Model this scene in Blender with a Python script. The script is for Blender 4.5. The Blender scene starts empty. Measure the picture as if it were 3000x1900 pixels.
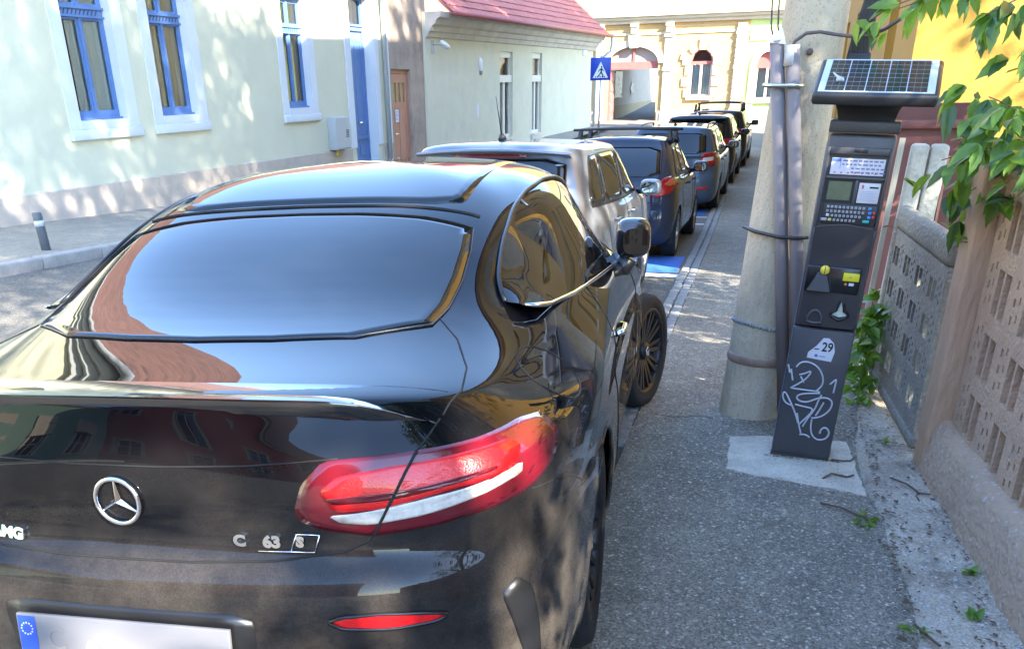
import bpy, bmesh, math, random
import numpy as np
from mathutils import Vector, Matrix
from mathutils.bvhtree import BVHTree
random.seed(7); np.random.seed(7)
SC = bpy.context.scene
COL = SC.collection
PI = math.pi
R = math.radians

# ------------------------------------------------------------------ camera
FPX, PX, PY, VX, VY, SX, HCAM = 2561.15, 1377.5, 1497.0, 1498.76, 6746.2, 2326.56, 1.582
_d = np.array([VX - PX, VY - PY, FPX]); _d /= np.linalg.norm(_d)
_a = np.array([SX - PX, 0, FPX]); _u = _a + np.array([0, -(_a @ _d) / _d[1], 0]); _u /= np.linalg.norm(_u)
_r = np.cross(_u, -_d)
cam = bpy.data.cameras.new('camera')
camo = bpy.data.objects.new('camera', cam); COL.objects.link(camo)
cam.sensor_width = 36.0; cam.sensor_fit = 'HORIZONTAL'
cam.lens = FPX / 3000 * 36
cam.shift_x = (1500 - PX) / 3000; cam.shift_y = (PY - 950) / 3000
cam.clip_start = 0.05; cam.clip_end = 2000
ax = lambda k, s: (s * _r[k], s * _u[k], s * -_d[k])
cx_, cy_, cz_ = ax(0, 1), ax(1, -1), ax(2, -1)
camo.matrix_world = Matrix(((cx_[0], cy_[0], cz_[0], 0), (cx_[1], cy_[1], cz_[1], 0), (cx_[2], cy_[2], cz_[2], HCAM), (0, 0, 0, 1)))
SC.camera = camo

# ------------------------------------------------------------------ light
SUN_EL, SUN_AZ = R(32), R(123)          # azimuth clockwise from +Y
S_DIR = Vector((math.cos(SUN_EL) * math.sin(SUN_AZ), math.cos(SUN_EL) * math.cos(SUN_AZ), math.sin(SUN_EL)))
w = bpy.data.worlds.new('World'); SC.world = w; w.use_nodes = True
nt = w.node_tree
sky = nt.nodes.new('ShaderNodeTexSky'); sky.sky_type = 'NISHITA'; sky.sun_disc = False
sky.sun_elevation = SUN_EL; sky.sun_rotation = SUN_AZ
sky.air_density = 1.0; sky.dust_density = 0.2; sky.ozone_density = 3.0; sky.altitude = 500
bg = nt.nodes['Background']; bg.inputs['Strength'].default_value = 0.15
nt.links.new(sky.outputs['Color'], bg.inputs['Color'])
sl_ = bpy.data.lights.new('sun', 'SUN'); sl_.energy = 3.2; sl_.angle = R(0.53); sl_.color = (1.0, 0.93, 0.80)
suno = bpy.data.objects.new('sun', sl_); COL.objects.link(suno)
suno.rotation_euler = S_DIR.to_track_quat('Z', 'Y').to_euler(); suno.location = S_DIR * 60
vs = SC.view_settings
SC.display_settings.display_device = 'sRGB'
vs.view_transform = 'Standard'; vs.look = 'None'; vs.gamma = 1.0; vs.use_curve_mapping = False
vs.exposure = 3.32
SC.cycles.max_bounces = 8; SC.cycles.diffuse_bounces = 4; SC.cycles.glossy_bounces = 5
SC.cycles.transparent_max_bounces = 8; SC.cycles.sample_clamp_indirect = 6.0

# ------------------------------------------------------------------ materials
MATS = {}
def mat(name, col, rough=0.6, metal=0.0, var=0.0, vscale=4.0, bump=0.0, bscale=40.0, coat=0.0, spec=0.5,
        stain=None, sscale=1.2, samt=0.5, fleck=None, fscale=120.0, fth=0.12, stretch=None, ior=None, trans=0.0, transl=0.0, grit=None):
    if name in MATS: return MATS[name]
    m = bpy.data.materials.new(name); m.use_nodes = True
    t = m.node_tree; N = t.nodes; L = t.links
    b = N['Principled BSDF']
    b.inputs['Base Color'].default_value = (*col, 1); b.inputs['Roughness'].default_value = rough
    b.inputs['Metallic'].default_value = metal; b.inputs['Coat Weight'].default_value = coat
    b.inputs['Coat Roughness'].default_value = 0.02
    b.inputs['Specular IOR Level'].default_value = spec
    if ior: b.inputs['IOR'].default_value = ior
    if trans: b.inputs['Transmission Weight'].default_value = trans
    if var or stain or fleck or bump:
        tc = N.new('ShaderNodeTexCoord'); mp = N.new('ShaderNodeMapping'); L.new(tc.outputs['Object'], mp.inputs['Vector'])
        if stretch: mp.inputs['Scale'].default_value = stretch
        cur = None
        def rgb(c):
            n = N.new('ShaderNodeRGB'); n.outputs[0].default_value = (*c, 1); return n.outputs[0]
        cur = rgb(col)
        if var:
            n = N.new('ShaderNodeTexNoise'); n.inputs['Scale'].default_value = vscale; n.inputs['Detail'].default_value = 8; n.inputs['Roughness'].default_value = .65
            L.new(mp.outputs[0], n.inputs['Vector'])
            mr = N.new('ShaderNodeMapRange'); mr.inputs[1].default_value = .3; mr.inputs[2].default_value = .7
            mr.inputs[3].default_value = 1 - var; mr.inputs[4].default_value = 1 + var
            L.new(n.outputs['Fac'], mr.inputs[0])
            mx = N.new('ShaderNodeVectorMath'); mx.operation = 'SCALE'; L.new(cur, mx.inputs[0]); L.new(mr.outputs[0], mx.inputs['Scale']); cur = mx.outputs[0]
        if stain:
            n = N.new('ShaderNodeTexNoise'); n.inputs['Scale'].default_value = sscale; n.inputs['Detail'].default_value = 10; n.inputs['Roughness'].default_value = .7
            L.new(mp.outputs[0], n.inputs['Vector'])
            mr = N.new('ShaderNodeMapRange'); mr.inputs[1].default_value = .48; mr.inputs[2].default_value = .72; mr.inputs[4].default_value = samt
            L.new(n.outputs['Fac'], mr.inputs[0])
            mx = N.new('ShaderNodeMixRGB'); L.new(mr.outputs[0], mx.inputs[0]); L.new(cur, mx.inputs[1]); mx.inputs[2].default_value = (*stain, 1); cur = mx.outputs[0]
        if fleck:
            v = N.new('ShaderNodeTexVoronoi'); v.inputs['Scale'].default_value = fscale; L.new(tc.outputs['Object'], v.inputs['Vector'])
            sp = N.new('ShaderNodeSeparateColor'); L.new(v.outputs['Color'], sp.inputs[0])
            mr = N.new('ShaderNodeMapRange'); mr.inputs[1].default_value = 1 - fth; mr.inputs[2].default_value = 1.0; mr.inputs[4].default_value = .9
            L.new(sp.outputs[0], mr.inputs[0])
            mx = N.new('ShaderNodeMixRGB'); L.new(mr.outputs[0], mx.inputs[0]); L.new(cur, mx.inputs[1]); mx.inputs[2].default_value = (*fleck, 1); cur = mx.outputs[0]
        if grit:                                            # fine dark and light aggregate
            v = N.new('ShaderNodeTexVoronoi'); v.inputs['Scale'].default_value = grit[0]; L.new(tc.outputs['Object'], v.inputs['Vector'])
            sp = N.new('ShaderNodeSeparateColor'); L.new(v.outputs['Color'], sp.inputs[0])
            mr = N.new('ShaderNodeMapRange'); mr.inputs[3].default_value = 1 - grit[1]; mr.inputs[4].default_value = 1 + grit[1]; L.new(sp.outputs[1], mr.inputs[0])
            mx = N.new('ShaderNodeVectorMath'); mx.operation = 'SCALE'; L.new(cur, mx.inputs[0]); L.new(mr.outputs[0], mx.inputs['Scale']); cur = mx.outputs[0]
        L.new(cur, b.inputs['Base Color'])
        if bump:
            n = N.new('ShaderNodeTexNoise'); n.inputs['Scale'].default_value = bscale; n.inputs['Detail'].default_value = 6
            L.new(mp.outputs[0], n.inputs['Vector'])
            bp = N.new('ShaderNodeBump'); bp.inputs['Strength'].default_value = bump; bp.inputs['Distance'].default_value = .02
            L.new(n.outputs['Fac'], bp.inputs['Height']); L.new(bp.outputs[0], b.inputs['Normal'])
    if transl:
        tr = N.new('ShaderNodeBsdfTranslucent'); tr.inputs[0].default_value = (col[0] * 2.2, col[1] * 2.0, col[2] * .8, 1)
        ms = N.new('ShaderNodeMixShader'); ms.inputs[0].default_value = transl
        L.new(b.outputs[0], ms.inputs[1]); L.new(tr.outputs[0], ms.inputs[2]); L.new(ms.outputs[0], N['Material Output'].inputs[0])
    MATS[name] = m
    return m

# ------------------------------------------------------------------ mesh building
class MB:
    def __init__(s): s.v = []; s.f = []; s.sm = []
    def add(s, vs, fs, smooth=False):
        o = len(s.v); s.v += [tuple(p) for p in vs]
        for f in fs: s.f.append(tuple(i + o for i in f)); s.sm.append(smooth)
        return s
    def box(s, x0, x1, y0, y1, z0, z1, M=None):
        p = [(x, y, z) for z in (z0, z1) for y in (y0, y1) for x in (x0, x1)]
        if M is not None: p = [M @ Vector(q) for q in p]
        return s.add(p, [(0, 2, 3, 1), (4, 5, 7, 6), (0, 1, 5, 4), (2, 6, 7, 3), (0, 4, 6, 2), (1, 3, 7, 5)])
    def bbox(s, x0, x1, y0, y1, z0, z1, b=.01, M=None):      # box with chamfered edges
        bm = bmesh.new(); bmesh.ops.create_cube(bm, size=1)
        for q in bm.verts: q.co = Vector(((x0 + x1) / 2 + q.co.x * (x1 - x0), (y0 + y1) / 2 + q.co.y * (y1 - y0), (z0 + z1) / 2 + q.co.z * (z1 - z0)))
        bmesh.ops.bevel(bm, geom=bm.edges[:], offset=b, segments=2, affect='EDGES', profile=.5)
        bm.verts.index_update()
        p = [q.co.copy() for q in bm.verts]
        if M is not None: p = [M @ q for q in p]
        s.add(p, [[q.index for q in f.verts] for f in bm.faces], True); bm.free(); return s
    def prism(s, poly, z0, z1, M=None):                      # poly in xy, extruded in z
        n = len(poly); p = [Vector((x, y, z0)) for x, y in poly] + [Vector((x, y, z1)) for x, y in poly]
        if M is not None: p = [M @ q for q in p]
        return s.add(p, [tuple(range(n - 1, -1, -1)), tuple(range(n, 2 * n))] + [(i, (i + 1) % n, n + (i + 1) % n, n + i) for i in range(n)])
    def sheet(s, pts): return s.add(pts, [tuple(range(len(pts)))])
    def tube(s, path, r, n=8, cap=True, closed=False):
        path = [Vector(p) for p in path]; m = len(path); rr = r if hasattr(r, '__len__') else [r] * m
        rings = []; up = None
        for i in range(m):
            a = path[(i - 1) % m] if (closed or i > 0) else path[i]; b = path[(i + 1) % m] if (closed or i < m - 1) else path[i]
            t = (b - a)
            t = t.normalized() if t.length > 1e-9 else Vector((0, 0, 1))
            if up is None:
                up = t.orthogonal().normalized()
            else:
                up = up - t * up.dot(t)
                up = up.normalized() if up.length > 1e-6 else t.orthogonal().normalized()
            sd = t.cross(up)
            rings.append([path[i] + (up * math.cos(2 * PI * k / n) + sd * math.sin(2 * PI * k / n)) * rr[i] for k in range(n)])
        v = [p for g in rings for p in g]; f = []
        for i in range(m if closed else m - 1):
            j = (i + 1) % m
            for k in range(n): f.append((i * n + k, i * n + (k + 1) % n, j * n + (k + 1) % n, j * n + k))
        if cap and not closed: f += [tuple(range(n - 1, -1, -1)), tuple((m - 1) * n + k for k in range(n))]
        return s.add(v, f, True)
    def lathe(s, prof, n=24, M=None, smooth=True, cap=True):           # prof (r,z) around z
        v = []; f = []
        for r, z in prof: v += [Vector((r * math.cos(2 * PI * k / n), r * math.sin(2 * PI * k / n), z)) for k in range(n)]
        for i in range(len(prof) - 1):
            for k in range(n): f.append((i * n + k, i * n + (k + 1) % n, (i + 1) * n + (k + 1) % n, (i + 1) * n + k))
        if cap: f += [tuple(range(n - 1, -1, -1)), tuple((len(prof) - 1) * n + k for k in range(n))]
        if M is not None: v = [M @ p for p in v]
        return s.add(v, f, smooth)
    def grid(s, P, smooth=True):                             # P[i][j] points
        a = len(P); b = len(P[0])
        return s.add([q for row in P for q in row], [(i * b + j, i * b + j + 1, (i + 1) * b + j + 1, (i + 1) * b + j) for i in range(a - 1) for j in range(b - 1)], smooth)
    def mesh(s, name):
        me = bpy.data.meshes.new(name); me.from_pydata(s.v, [], s.f)
        me.polygons.foreach_set('use_smooth', s.sm); me.update()
        return me
    def build(s, name, m, parent=None, fix=True):
        me = s.mesh(name)
        if fix:
            bm = bmesh.new(); bm.from_mesh(me); bmesh.ops.recalc_face_normals(bm, faces=bm.faces); bm.to_mesh(me); bm.free()
        if m is not None: me.materials.append(m)
        return link(name, me, parent)
def link(name, data, parent=None, M=None):
    o = bpy.data.objects.new(name, data); COL.objects.link(o)
    if parent is not None: o.parent = parent
    if M is not None: o.matrix_basis = M
    return o
def tag(o, label=None, cat=None, group=None, kind=None):
    if label: o['label'] = label
    if cat: o['category'] = cat
    if group: o['group'] = group
    if kind: o['kind'] = kind
    return o
def thing(name, label, cat, loc=(0, 0, 0), rz=0.0, group=None, M=None):
    o = bpy.data.objects.new(name, None); COL.objects.link(o); o.empty_display_size = .2
    if M is not None: o.matrix_world = M
    else: o.location = loc; o.rotation_euler = (0, 0, rz)
    return tag(o, label, cat, group)
def struct(o): o['kind'] = 'structure'; return o
def lerp(a, b, t): return a + (b - a) * t
def text_mesh(name, body, size, m, parent, M, extrude=0.0005, align='CENTER', bold=0.0):
    cu = bpy.data.curves.new(name, 'FONT'); cu.body = body; cu.size = size; cu.extrude = extrude; cu.align_x = align; cu.align_y = 'CENTER'; cu.offset = bold; cu.resolution_u = 3
    o = bpy.data.objects.new(name + '_tmp', cu); COL.objects.link(o)
    dg = bpy.context.evaluated_depsgraph_get(); me = bpy.data.meshes.new_from_object(o.evaluated_get(dg))
    bpy.data.objects.remove(o); me.materials.clear(); me.materials.append(m)
    r = link(name, me, parent); r.matrix_basis = M; return r
def ground_z(x, y):
    a = -.041 * y
    if y > 12: a = -.492 - .236 * (1 - math.exp(-(y - 12) * .041 / .236))
    if y > 26: a += .26 * min(1, (y - 26) / 24) ** 1.3
    c = 0.0
    if x < -2: c = .20 * min(1, (-2 - x) / 5.4)
    return a + c
# ------------------------------------------------------------------ common materials
M_ASPH = mat('asphalt', (.135, .12, .097), .9, grit=(130, .4), var=.22, vscale=9, bump=.5, bscale=160, fleck=(.32, .31, .29), fscale=130, fth=.16, stain=(.085, .08, .075), sscale=.8, samt=.5)
M_PAVE = mat('pavement asphalt', (.265, .235, .185), .92, var=.22, vscale=5, bump=1.0, bscale=130, fleck=(.62, .56, .46), fscale=95, fth=.13, stain=(.175, .155, .125), sscale=1.7, samt=.7, grit=(140, .45))
M_LPAVE = mat('left pavement', (.26, .232, .185), .9, grit=(110, .2), var=.16, vscale=5, bump=.4, bscale=60, stain=(.14, .135, .13), sscale=.9, samt=.5, fleck=(.34, .33, .31), fscale=70, fth=.2)
M_CONC = mat('strip concrete', (.40, .34, .265), .94, var=.25, vscale=4.5, bump=.9, bscale=50, grit=(160, .25), stain=(.15, .115, .085), sscale=3.2, samt=.9, fleck=(.5, .5, .5), fscale=90, fth=.1)
M_CEM = mat('pale cement', (.56, .51, .42), .92, var=.12, vscale=7, bump=.6, bscale=60, grit=(170, .15), stain=(.27, .235, .19), sscale=4, samt=.7)
M_STONE = mat('kerb stone', (.34, .32, .29), .85, var=.15, vscale=6, bump=.4, bscale=50, stain=(.2, .18, .16), sscale=2, samt=.6)
M_SETT = mat('sett granite', (.22, .215, .205), .85, var=.25, vscale=10, bump=.5, bscale=60, fleck=(.36, .35, .33), fscale=140, fth=.2)
M_WHITE = mat('road paint white', (.62, .62, .60), .7, var=.15, vscale=20, stain=(.2, .2, .2), sscale=6, samt=.6)
M_BLUEP = mat('road paint blue', (.03, .13, .48), .7, var=.15, vscale=20, stain=(.06, .08, .13), sscale=5, samt=.5)
M_DARK = mat('dark interior', (.015, .015, .017), .8)
M_BLACKP = mat('black plastic', (.022, .022, .024), .45)

# ------------------------------------------------------------------ ground sheets
def sheet(name, x0, x1, ys, dz, m, nx=4, kind='structure'):
    g = []
    for y in ys:
        a, b = (x0(y) if callable(x0) else x0), (x1(y) if callable(x1) else x1)
        g.append([(lerp(a, b, i / nx), y, ground_z(lerp(a, b, i / nx), y) + dz) for i in range(nx + 1)])
    o = MB().grid(g).build(name, m); tag(o, kind=kind); return o
YS = [-16 + i * 1.0 for i in range(80)]
kx = lambda y: -.70 - .027 * y                # left edge of the sett strip
g = []
for y in [-140, -60, -25] + YS + [80, 140]:
    g.append([(x, y, ground_z(max(-10, min(x, 1)), max(-16, min(y, 63))) - .06) for x in (-150, -40, -12, -9, -7, -4, -2, 0, 1, 3, 10, 40, 150)])
struct(MB().grid(g).build('ground', mat('earth', (.12, .10, .08), .95, var=.2, vscale=.5)))
sheet('road', -7.45, lambda y: kx(y) + .02, YS, 0.0, M_ASPH, 8)
sheet('pavement', lambda y: kx(y) + .2, .80, YS[:52], .022, M_PAVE, 6)
sheet('left_pavement', -10.9, -7.6, YS[:60], .12, M_LPAVE, 5)
sheet('square', -40, 12, [34.0 + i * 2 for i in range(14)], -.02, M_ASPH, 12)
# concrete strip along the fence, edge slightly ragged
rs = random.Random(3)
ce = [.57 + rs.uniform(-.02, .02) + .05 * math.sin(i * .6) * (1 if i > 6 else 0) for i in range(40)]
MBc = []
for i in range(40):
    y = -3 + i * .26; z = ground_z(0, y)
    MBc.append([(ce[i], y, z + .018), (ce[i] + .012, y, z + .036 + rs.uniform(-.004, .004)), (.72, y, z + .040 + rs.uniform(-.004, .004)), (1.05, y, z + .048)])
struct(MB().grid(MBc).build('concrete_strip', M_CONC))
# cement patch under the meter
pp = [(-.095, 4.66), (-.09, 4.44), (-.085, 4.15), (.06, 4.10), (.25, 4.06), (.42, 4.03), (.545, 3.98), (.53, 4.2), (.51, 4.55), (.50, 4.74), (.30, 4.76), (.1, 4.72)]
rs2 = random.Random(4); pq = []
for (a_, b_) in zip(pp, pp[1:] + pp[:1]):
    for i in range(5): pq.append((lerp(a_[0], b_[0], i / 5) + rs2.uniform(-.006, .006), lerp(a_[1], b_[1], i / 5) + rs2.uniform(-.006, .006)))
pp = pq; npp = len(pp)
struct(MB().add([(x, y, ground_z(x, y) + .027) for x, y in pp] + [(x, y, ground_z(x, y) + .01) for x, y in pp],
                [tuple(range(npp))] + [(i, npp + i, npp + (i + 1) % npp, (i + 1) % npp) for i in range(npp)]).build('cement_patch', M_CEM))
# sett strip: every stone by itself as far as it can be told apart
strip = struct(sheet('sett_strip', lambda y: kx(y) - .005, lambda y: kx(y) + .205, YS[:56], .004, mat('joint sand', (.11, .10, .09), .95, var=.2, vscale=30)))
def sett_mesh(L, W):
    b = .012; mb = MB(); h = .03
    v = [(-W / 2, -L / 2, -h), (W / 2, -L / 2, -h), (W / 2, L / 2, -h), (-W / 2, L / 2, -h)]
    v += [(-W / 2 + .003, -L / 2 + .003, .006), (W / 2 - .003, -L / 2 + .003, .006), (W / 2 - .003, L / 2 - .003, .006), (-W / 2 + .003, L / 2 - .003, .006)]
    v += [(-W / 2 + b, -L / 2 + b, .014), (W / 2 - b, -L / 2 + b, .014), (W / 2 - b, L / 2 - b, .014), (-W / 2 + b, L / 2 - b, .014)]
    mb.add(v, [(8, 9, 10, 11)] + [(k + i, k + (i + 1) % 4, k + 4 + (i + 1) % 4, k + 4 + i) for k in (0, 4) for i in range(4)])
    me = mb.mesh('sett'); me.materials.append(M_SETT); return me
SM = [sett_mesh(.125 + .012 * i, .088 + .006 * (i % 3)) for i in range(5)]
rs = random.Random(11); y = 4.4; far = MB()
while y < 34:
    for c in range(2):
        x = kx(y) + .05 + c * .1 + rs.uniform(-.004, .004); yy = y + c * .06 + rs.uniform(-.006, .006)
        z = ground_z(x, yy) + .010 + rs.uniform(-.003, .005)
        M = Matrix.Translation((x, yy, z)) @ Matrix.Rotation(-.0405 + rs.uniform(-.02, .02), 4, 'X') @ Matrix.Rotation(rs.uniform(-.05, .05), 4, 'Z') @ Matrix.Rotation(rs.uniform(-.02, .02), 4, 'Y')
        me = SM[rs.randrange(5)]
        if y < 20: link('sett', me, strip, M)
        else: far.add([M @ v.co for v in me.vertices], [tuple(p.vertices) for p in me.polygons])
    y += .152
tag(far.build('far_setts', M_SETT, strip), kind='stuff')
# left kerb
kerb = struct(MB().box(-7.60, -7.47, -10, 36, -3, -2.9).build('kerb', M_STONE))
km = MB().bbox(-.09, .09, -.455, .455, -.2, .0, .018).mesh('kerb_stone'); km.materials.append(M_STONE)
for i in range(46):
    yy = -9.5 + i * .93
    link('kerb_stone', km, kerb, Matrix.Translation((-7.53 + rs.uniform(-.006, .006), yy, ground_z(-7.5, yy) + .125 + rs.uniform(-.006, .004))) @ Matrix.Rotation(-.041, 4, 'X') @ Matrix.Rotation(rs.uniform(-.008, .008), 4, 'Z'))
# painted markings
def paint(poly, m, dz, name='road_marking'):
    n = 10; mb = MB()
    (a, b, c, d) = poly
    mb.grid([[(lambda p: (p[0], p[1], ground_z(*p) + dz))((lerp(lerp(a[0], b[0], i / n), lerp(d[0], c[0], i / n), j / 4), lerp(lerp(a[1], b[1], i / n), lerp(d[1], c[1], i / n), j / 4))) for j in range(5)] for i in range(n + 1)])
    return struct(mb.build(name, m))
paint(((-2.9, 10.45), (-2.9, 11.9), (-1.06, 11.9), (-1.02, 10.5)), M_BLUEP, .006)
paint(((-3.1, 10.16), (-3.1, 10.40), (-.92, 10.40), (-.90, 10.16)), M_WHITE, .006)
for yy in (15.6, 16.6, 21.2, 24.4, 25.0): paint(((-3.1, yy), (-3.1, yy + .13), (kx(yy) - .01, yy + .13), (kx(yy) - .01, yy)), M_WHITE, .006)
paint(((-3.0, 17.0), (-3.0, 18.3), (-1.25, 18.3), (-1.25, 17.0)), M_BLUEP, .006)
paint(((-3.1, 6.0), (-3.1, 6.13), (-.95, 6.13), (-.95, 6.0)), M_WHITE, .006)

# ------------------------------------------------------------------ buildings: helpers
def thin_glass():
    m = bpy.data.materials.new('window glass'); m.use_nodes = True; t = m.node_tree; N = t.nodes; L = t.links
    N.remove(N['Principled BSDF']); g = N.new('ShaderNodeBsdfGlossy'); g.inputs['Roughness'].default_value = .015
    tr = N.new('ShaderNodeBsdfTransparent'); tr.inputs[0].default_value = (.93, .96, .95, 1)
    f = N.new('ShaderNodeFresnel'); f.inputs[0].default_value = 1.7; mx = N.new('ShaderNodeMixShader')
    L.new(f.outputs[0], mx.inputs[0]); L.new(tr.outputs[0], mx.inputs[1]); L.new(g.outputs[0], mx.inputs[2]); L.new(mx.outputs[0], N['Material Output'].inputs[0])
    return m
M_GLASS = thin_glass()
def wall_open(x0, x1, z0, z1, th, ops, reveal_only=False):
    """wall in local x/z, face at y=0, thickness th into +y, rectangular openings (a,b,c,d)=x0,x1,z0,z1"""
    xs = sorted({x0, x1, *[o[0] for o in ops], *[o[1] for o in ops]}); zs = sorted({z0, z1, *[o[2] for o in ops], *[o[3] for o in ops]})
    mb = MB()
    inside = lambda x, z: any(o[0] < x < o[1] and o[2] < z < o[3] for o in ops)
    for a, b in zip(xs, xs[1:]):
        for c, d in zip(zs, zs[1:]):
            if inside((a + b) / 2, (c + d) / 2): continue
            mb.add([(a, 0, c), (b, 0, c), (b, 0, d), (a, 0, d)], [(0, 1, 2, 3)]); mb.add([(a, th, c), (b, th, c), (b, th, d), (a, th, d)], [(3, 2, 1, 0)])
    for a, b, c, d in ops:
        mb.add([(a, 0, c), (b, 0, c), (b, th, c), (a, th, c)], [(0, 1, 2, 3)]); mb.add([(a, 0, d), (b, 0, d), (b, th, d), (a, th, d)], [(3, 2, 1, 0)])
        mb.add([(a, 0, c), (a, th, c), (a, th, d), (a, 0, d)], [(0, 1, 2, 3)]); mb.add([(b, 0, c), (b, th, c), (b, th, d), (b, 0, d)], [(3, 2, 1, 0)])
    mb.add([(x0, 0, z1), (x1, 0, z1), (x1, th, z1), (x0, th, z1)], [(0, 1, 2, 3)])
    mb.add([(x0, 0, z0), (x0, 0, z1), (x0, th, z1), (x0, th, z0)], [(0, 1, 2, 3)]); mb.add([(x1, 0, z0), (x1, 0, z1), (x1, th, z1), (x1, th, z0)], [(3, 2, 1, 0)])
    return mb
def gable_roof(x0, x1, y0, y1, z, pitch, over, m, parent, ridge_mat=None):
    """two pitches, ridge along x; y0 is the street side"""
    ym = (y0 + y1) / 2; h = (ym - y0 + over) * math.tan(pitch); mb = MB(); t = .06
    for s in (0, 1):
        ya = y0 - over if s == 0 else y1 + over
        P = [(x0, ya, z), (x1, ya, z), (x1, ym, z + h), (x0, ym, z + h)]
        mb.add(P + [(p[0], p[1], p[2] - t) for p in P], [(0, 1, 2, 3), (7, 6, 5, 4), (0, 4, 5, 1), (1, 5, 6, 2), (2, 6, 7, 3), (3, 7, 4, 0)])
    for xe in (x0 + .1, x1 - .1): mb.add([(xe, y0, z - .02), (xe, y1, z - .02), (xe, ym, z + h - .1 - over * math.tan(pitch) * 0)], [(0, 1, 2)])
    return mb.build('roof', m, parent)
M_TILE = mat('roof tile brown', (.20, .10, .07), .8, var=.3, vscale=3, bump=.8, bscale=12)
def curtain(x0, x1, y, z0, z1, m, parent, amp=.03, n=60, seed=0):
    rr = random.Random(seed); k = rr.uniform(28, 40); g = [[], []]
    for i in range(n + 1):
        x = lerp(x0, x1, i / n); yy = y + amp * math.sin(x * k + 1.5 * math.sin(x * 7 + seed)) + amp * .5 * math.sin(x * k * 2.3)
        g[0].append((x, yy, z0)); g[1].append((x, yy, z1))
    return MB().grid(g).build('curtain', m, parent)
# ------------------------------------------------------------------ blue-windowed house on the left
M_MINT = mat('mint render', (.60, .585, .43), .9, var=.05, vscale=1.2, bump=.15, bscale=60, stain=(.53, .53, .42), sscale=.9, samt=.4)
M_PALEB = mat('pale blue surround', (.60, .63, .65), .85, var=.04, vscale=3, bump=.1, bscale=60)
M_BLUE = mat('blue paint', (.10, .19, .40), .45, var=.08, vscale=6)
M_PLINTH = mat('plinth', (.50, .42, .34), .9, var=.08, vscale=4, bump=.3, bscale=40, stain=(.30, .28, .27), sscale=1.5, samt=.5)
M_GREY = mat('grey paint', (.36, .38, .38), .6, var=.05, vscale=8)
M_CURT = mat('curtain', (.66, .74, .76), .9)
M_CURT2 = mat('cream curtain', (.80, .74, .60), .9)
W1 = thing('blue_window_house', 'pale mint green house with blue windows and a tall blue door', 'house', (-10.389, 10.332, 0), math.atan2(.99944, .03333))
# local: x along the wall away from the camera, y into the house, z up (world)
WIN = [(1.73, 2.80, 1.20, 3.30), (3.70, 4.72, 1.20, 3.30), (7.90, 8.90, 1.20, 3.30)]
DOOR = (10.90, 12.15, -.42, 3.55)
WIN_BACK = [(-3.0, -1.95, 1.2, 3.3), (-6.2, -5.15, 1.2, 3.3), (-9.4, -8.35, 1.2, 3.3)]
wall_open(-12.4, 12.95, -1.3, 4.9, .5, WIN + WIN_BACK + [DOOR]).build('wall', M_MINT, W1)
MB().box(-12.4, 12.95, .51, 9.0, -1.3, 4.9).build('inner_block', M_DARK, W1)
def slope_plinth(x0, x1, zt0, zt1, pr, nm='plinth'):
    n = 12; mb = MB()
    for i in range(n):
        a, b = lerp(x0, x1, i / n), lerp(x0, x1, (i + 1) / n); za, zb = lerp(zt0, zt1, i / n), lerp(zt0, zt1, (i + 1) / n)
        mb.add([(a, -pr, -1.3), (b, -pr, -1.3), (b, -pr, zb), (a, -pr, za), (b, .0, zb + .012), (a, .0, za + .012)], [(0, 1, 2, 3), (3, 2, 4, 5)])
    mb.add([(x1, -pr, -1.3), (x1, 0, -1.3), (x1, 0, zt1), (x1, -pr, zt1)], [(0, 1, 2, 3)]); mb.add([(x0, -pr, -1.3), (x0, 0, -1.3), (x0, 0, zt0), (x0, -pr, zt0)], [(3, 2, 1, 0)])
    return mb.build(nm, M_PLINTH, W1)
slope_plinth(-12.4, 10.62, .30, .235, .035); slope_plinth(12.42, 12.95, .235, .23, .035)
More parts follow.
